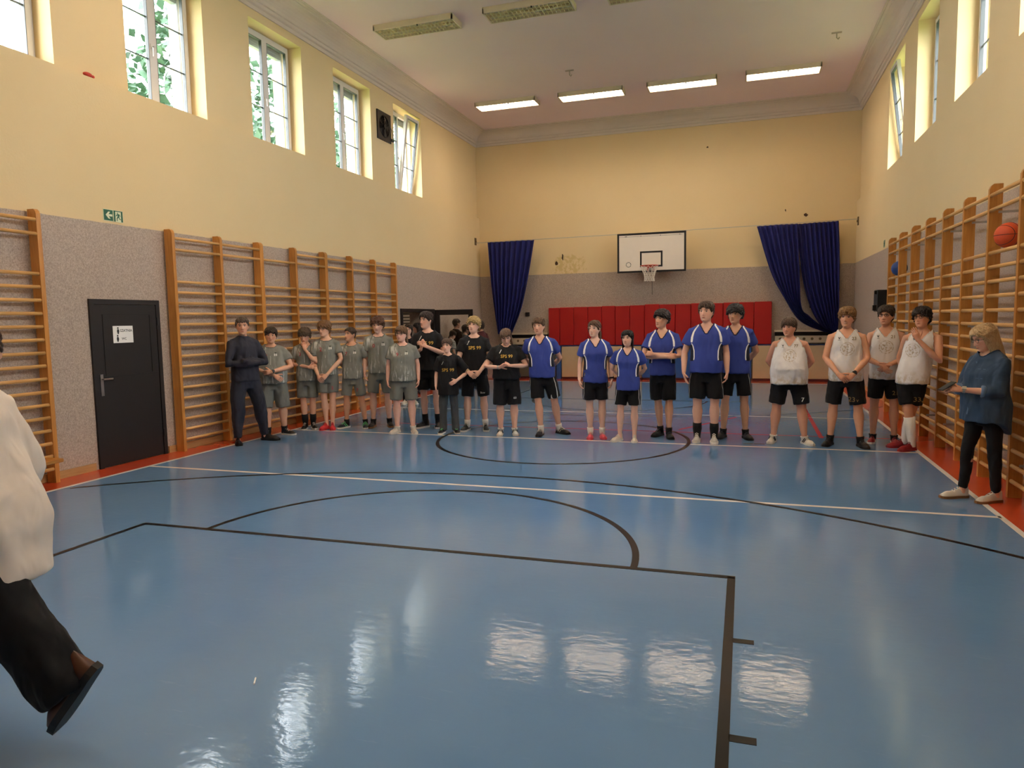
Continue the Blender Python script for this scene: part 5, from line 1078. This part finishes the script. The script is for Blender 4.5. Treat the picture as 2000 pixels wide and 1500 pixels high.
_t = T_STRIPE.node_tree; _w = _t.nodes.new('ShaderNodeTexWave'); _w.bands_direction = 'Z'; _w.inputs['Scale'].default_value = 8; _w.inputs['Distortion'].default_value = 1.5; _tc = _t.nodes.new('ShaderNodeTexCoord'); _t.links.new(_tc.outputs['Object'], _w.inputs[0]); _rr = _t.nodes.new('ShaderNodeValToRGB'); _rr.color_ramp.interpolation = 'CONSTANT'; _rr.color_ramp.elements[0].color = srgb('1E1E28'); _rr.color_ramp.elements[1].color = srgb('D8D6D2'); _rr.color_ramp.elements[1].position = .5; _t.links.new(_w.outputs[0], _rr.inputs[0]); _t.links.new(_rr.outputs[0], _t.nodes['Principled BSDF'].inputs['Base Color'])
person('bald-cropped person in dark clothes standing in for a reflection in the glazed door leaf', (-7.06, 16.98), 1.74, 2.6, skin='A87E68', hair=H_CROP, hairc=('241A16', '3A2C26'), top=dict(kind='tee', mat=T_DARKC, hem=.84), seed=25, **bgk)
person('child in navy and white striped shirt standing in for a reflection in the glazed door leaf', (-7.06, 16.63), 1.46, 2.4, skin='B98C74', hair=H_SHORT, hairc=('241A16', '3A2C26'), top=dict(kind='tee', mat=T_STRIPE, hem=.82, sleeve=.8), seed=26, head=(0, .5, 0), **bgk)
person('dark-haired child in dark grey shirt standing in for a reflection in the glazed door leaf', (-6.72, 16.78), 1.58, 2.2, skin='B98C74', hair=H_WAVY, hairc=('241A16', '3A2C26'), top=dict(kind='tee', mat=T_GJACK, hem=.84), seed=27, **bgk)
person('person in dark red top standing in for a reflection near the door leaf edge', (-6.42, 17.08), 1.66, -2.0, skin='B98C74', hair=H_WAVY, hairc=('2A1C18', '40302A'), top=dict(kind='tee', mat=cloth('maroon_tee', '4A1C22'), hem=.84), seed=28, **bgk)

# heap of black shoes on the radiator cover
rs = random.Random(5)
for i in range(7):
    y = 17.5 + .15 * i; h = empty('sports_shoe', (XL + .16 + .05 * (i % 2), y, 1.212 + (.085 if i % 3 == 1 else 0)), label='black trainer, %s in the heap on the radiator cover' % ('leftmost', 'second from the left', 'third from the left', 'middle one', 'third from the right', 'second from the right', 'rightmost')[i], cat='shoe', group='black trainers heaped on the radiator cover')
    shoe(h, (0, 0, rs.uniform(-2.2, -.9), 0, 0), K_BLK, K_SOLW if i % 2 else K_SOLB, K_WHT if i % 3 == 0 else K_BLK)
for o in [o for o in C.objects if o.name.startswith('sports_shoe')]:
    sh_ = o.children[0]
    for ch in list(sh_.children): ch.parent = o; ch.matrix_parent_inverse = Matrix.Identity(4); ch.rotation_euler = sh_.rotation_euler
    bpy.data.objects.remove(sh_, do_unlink=True)
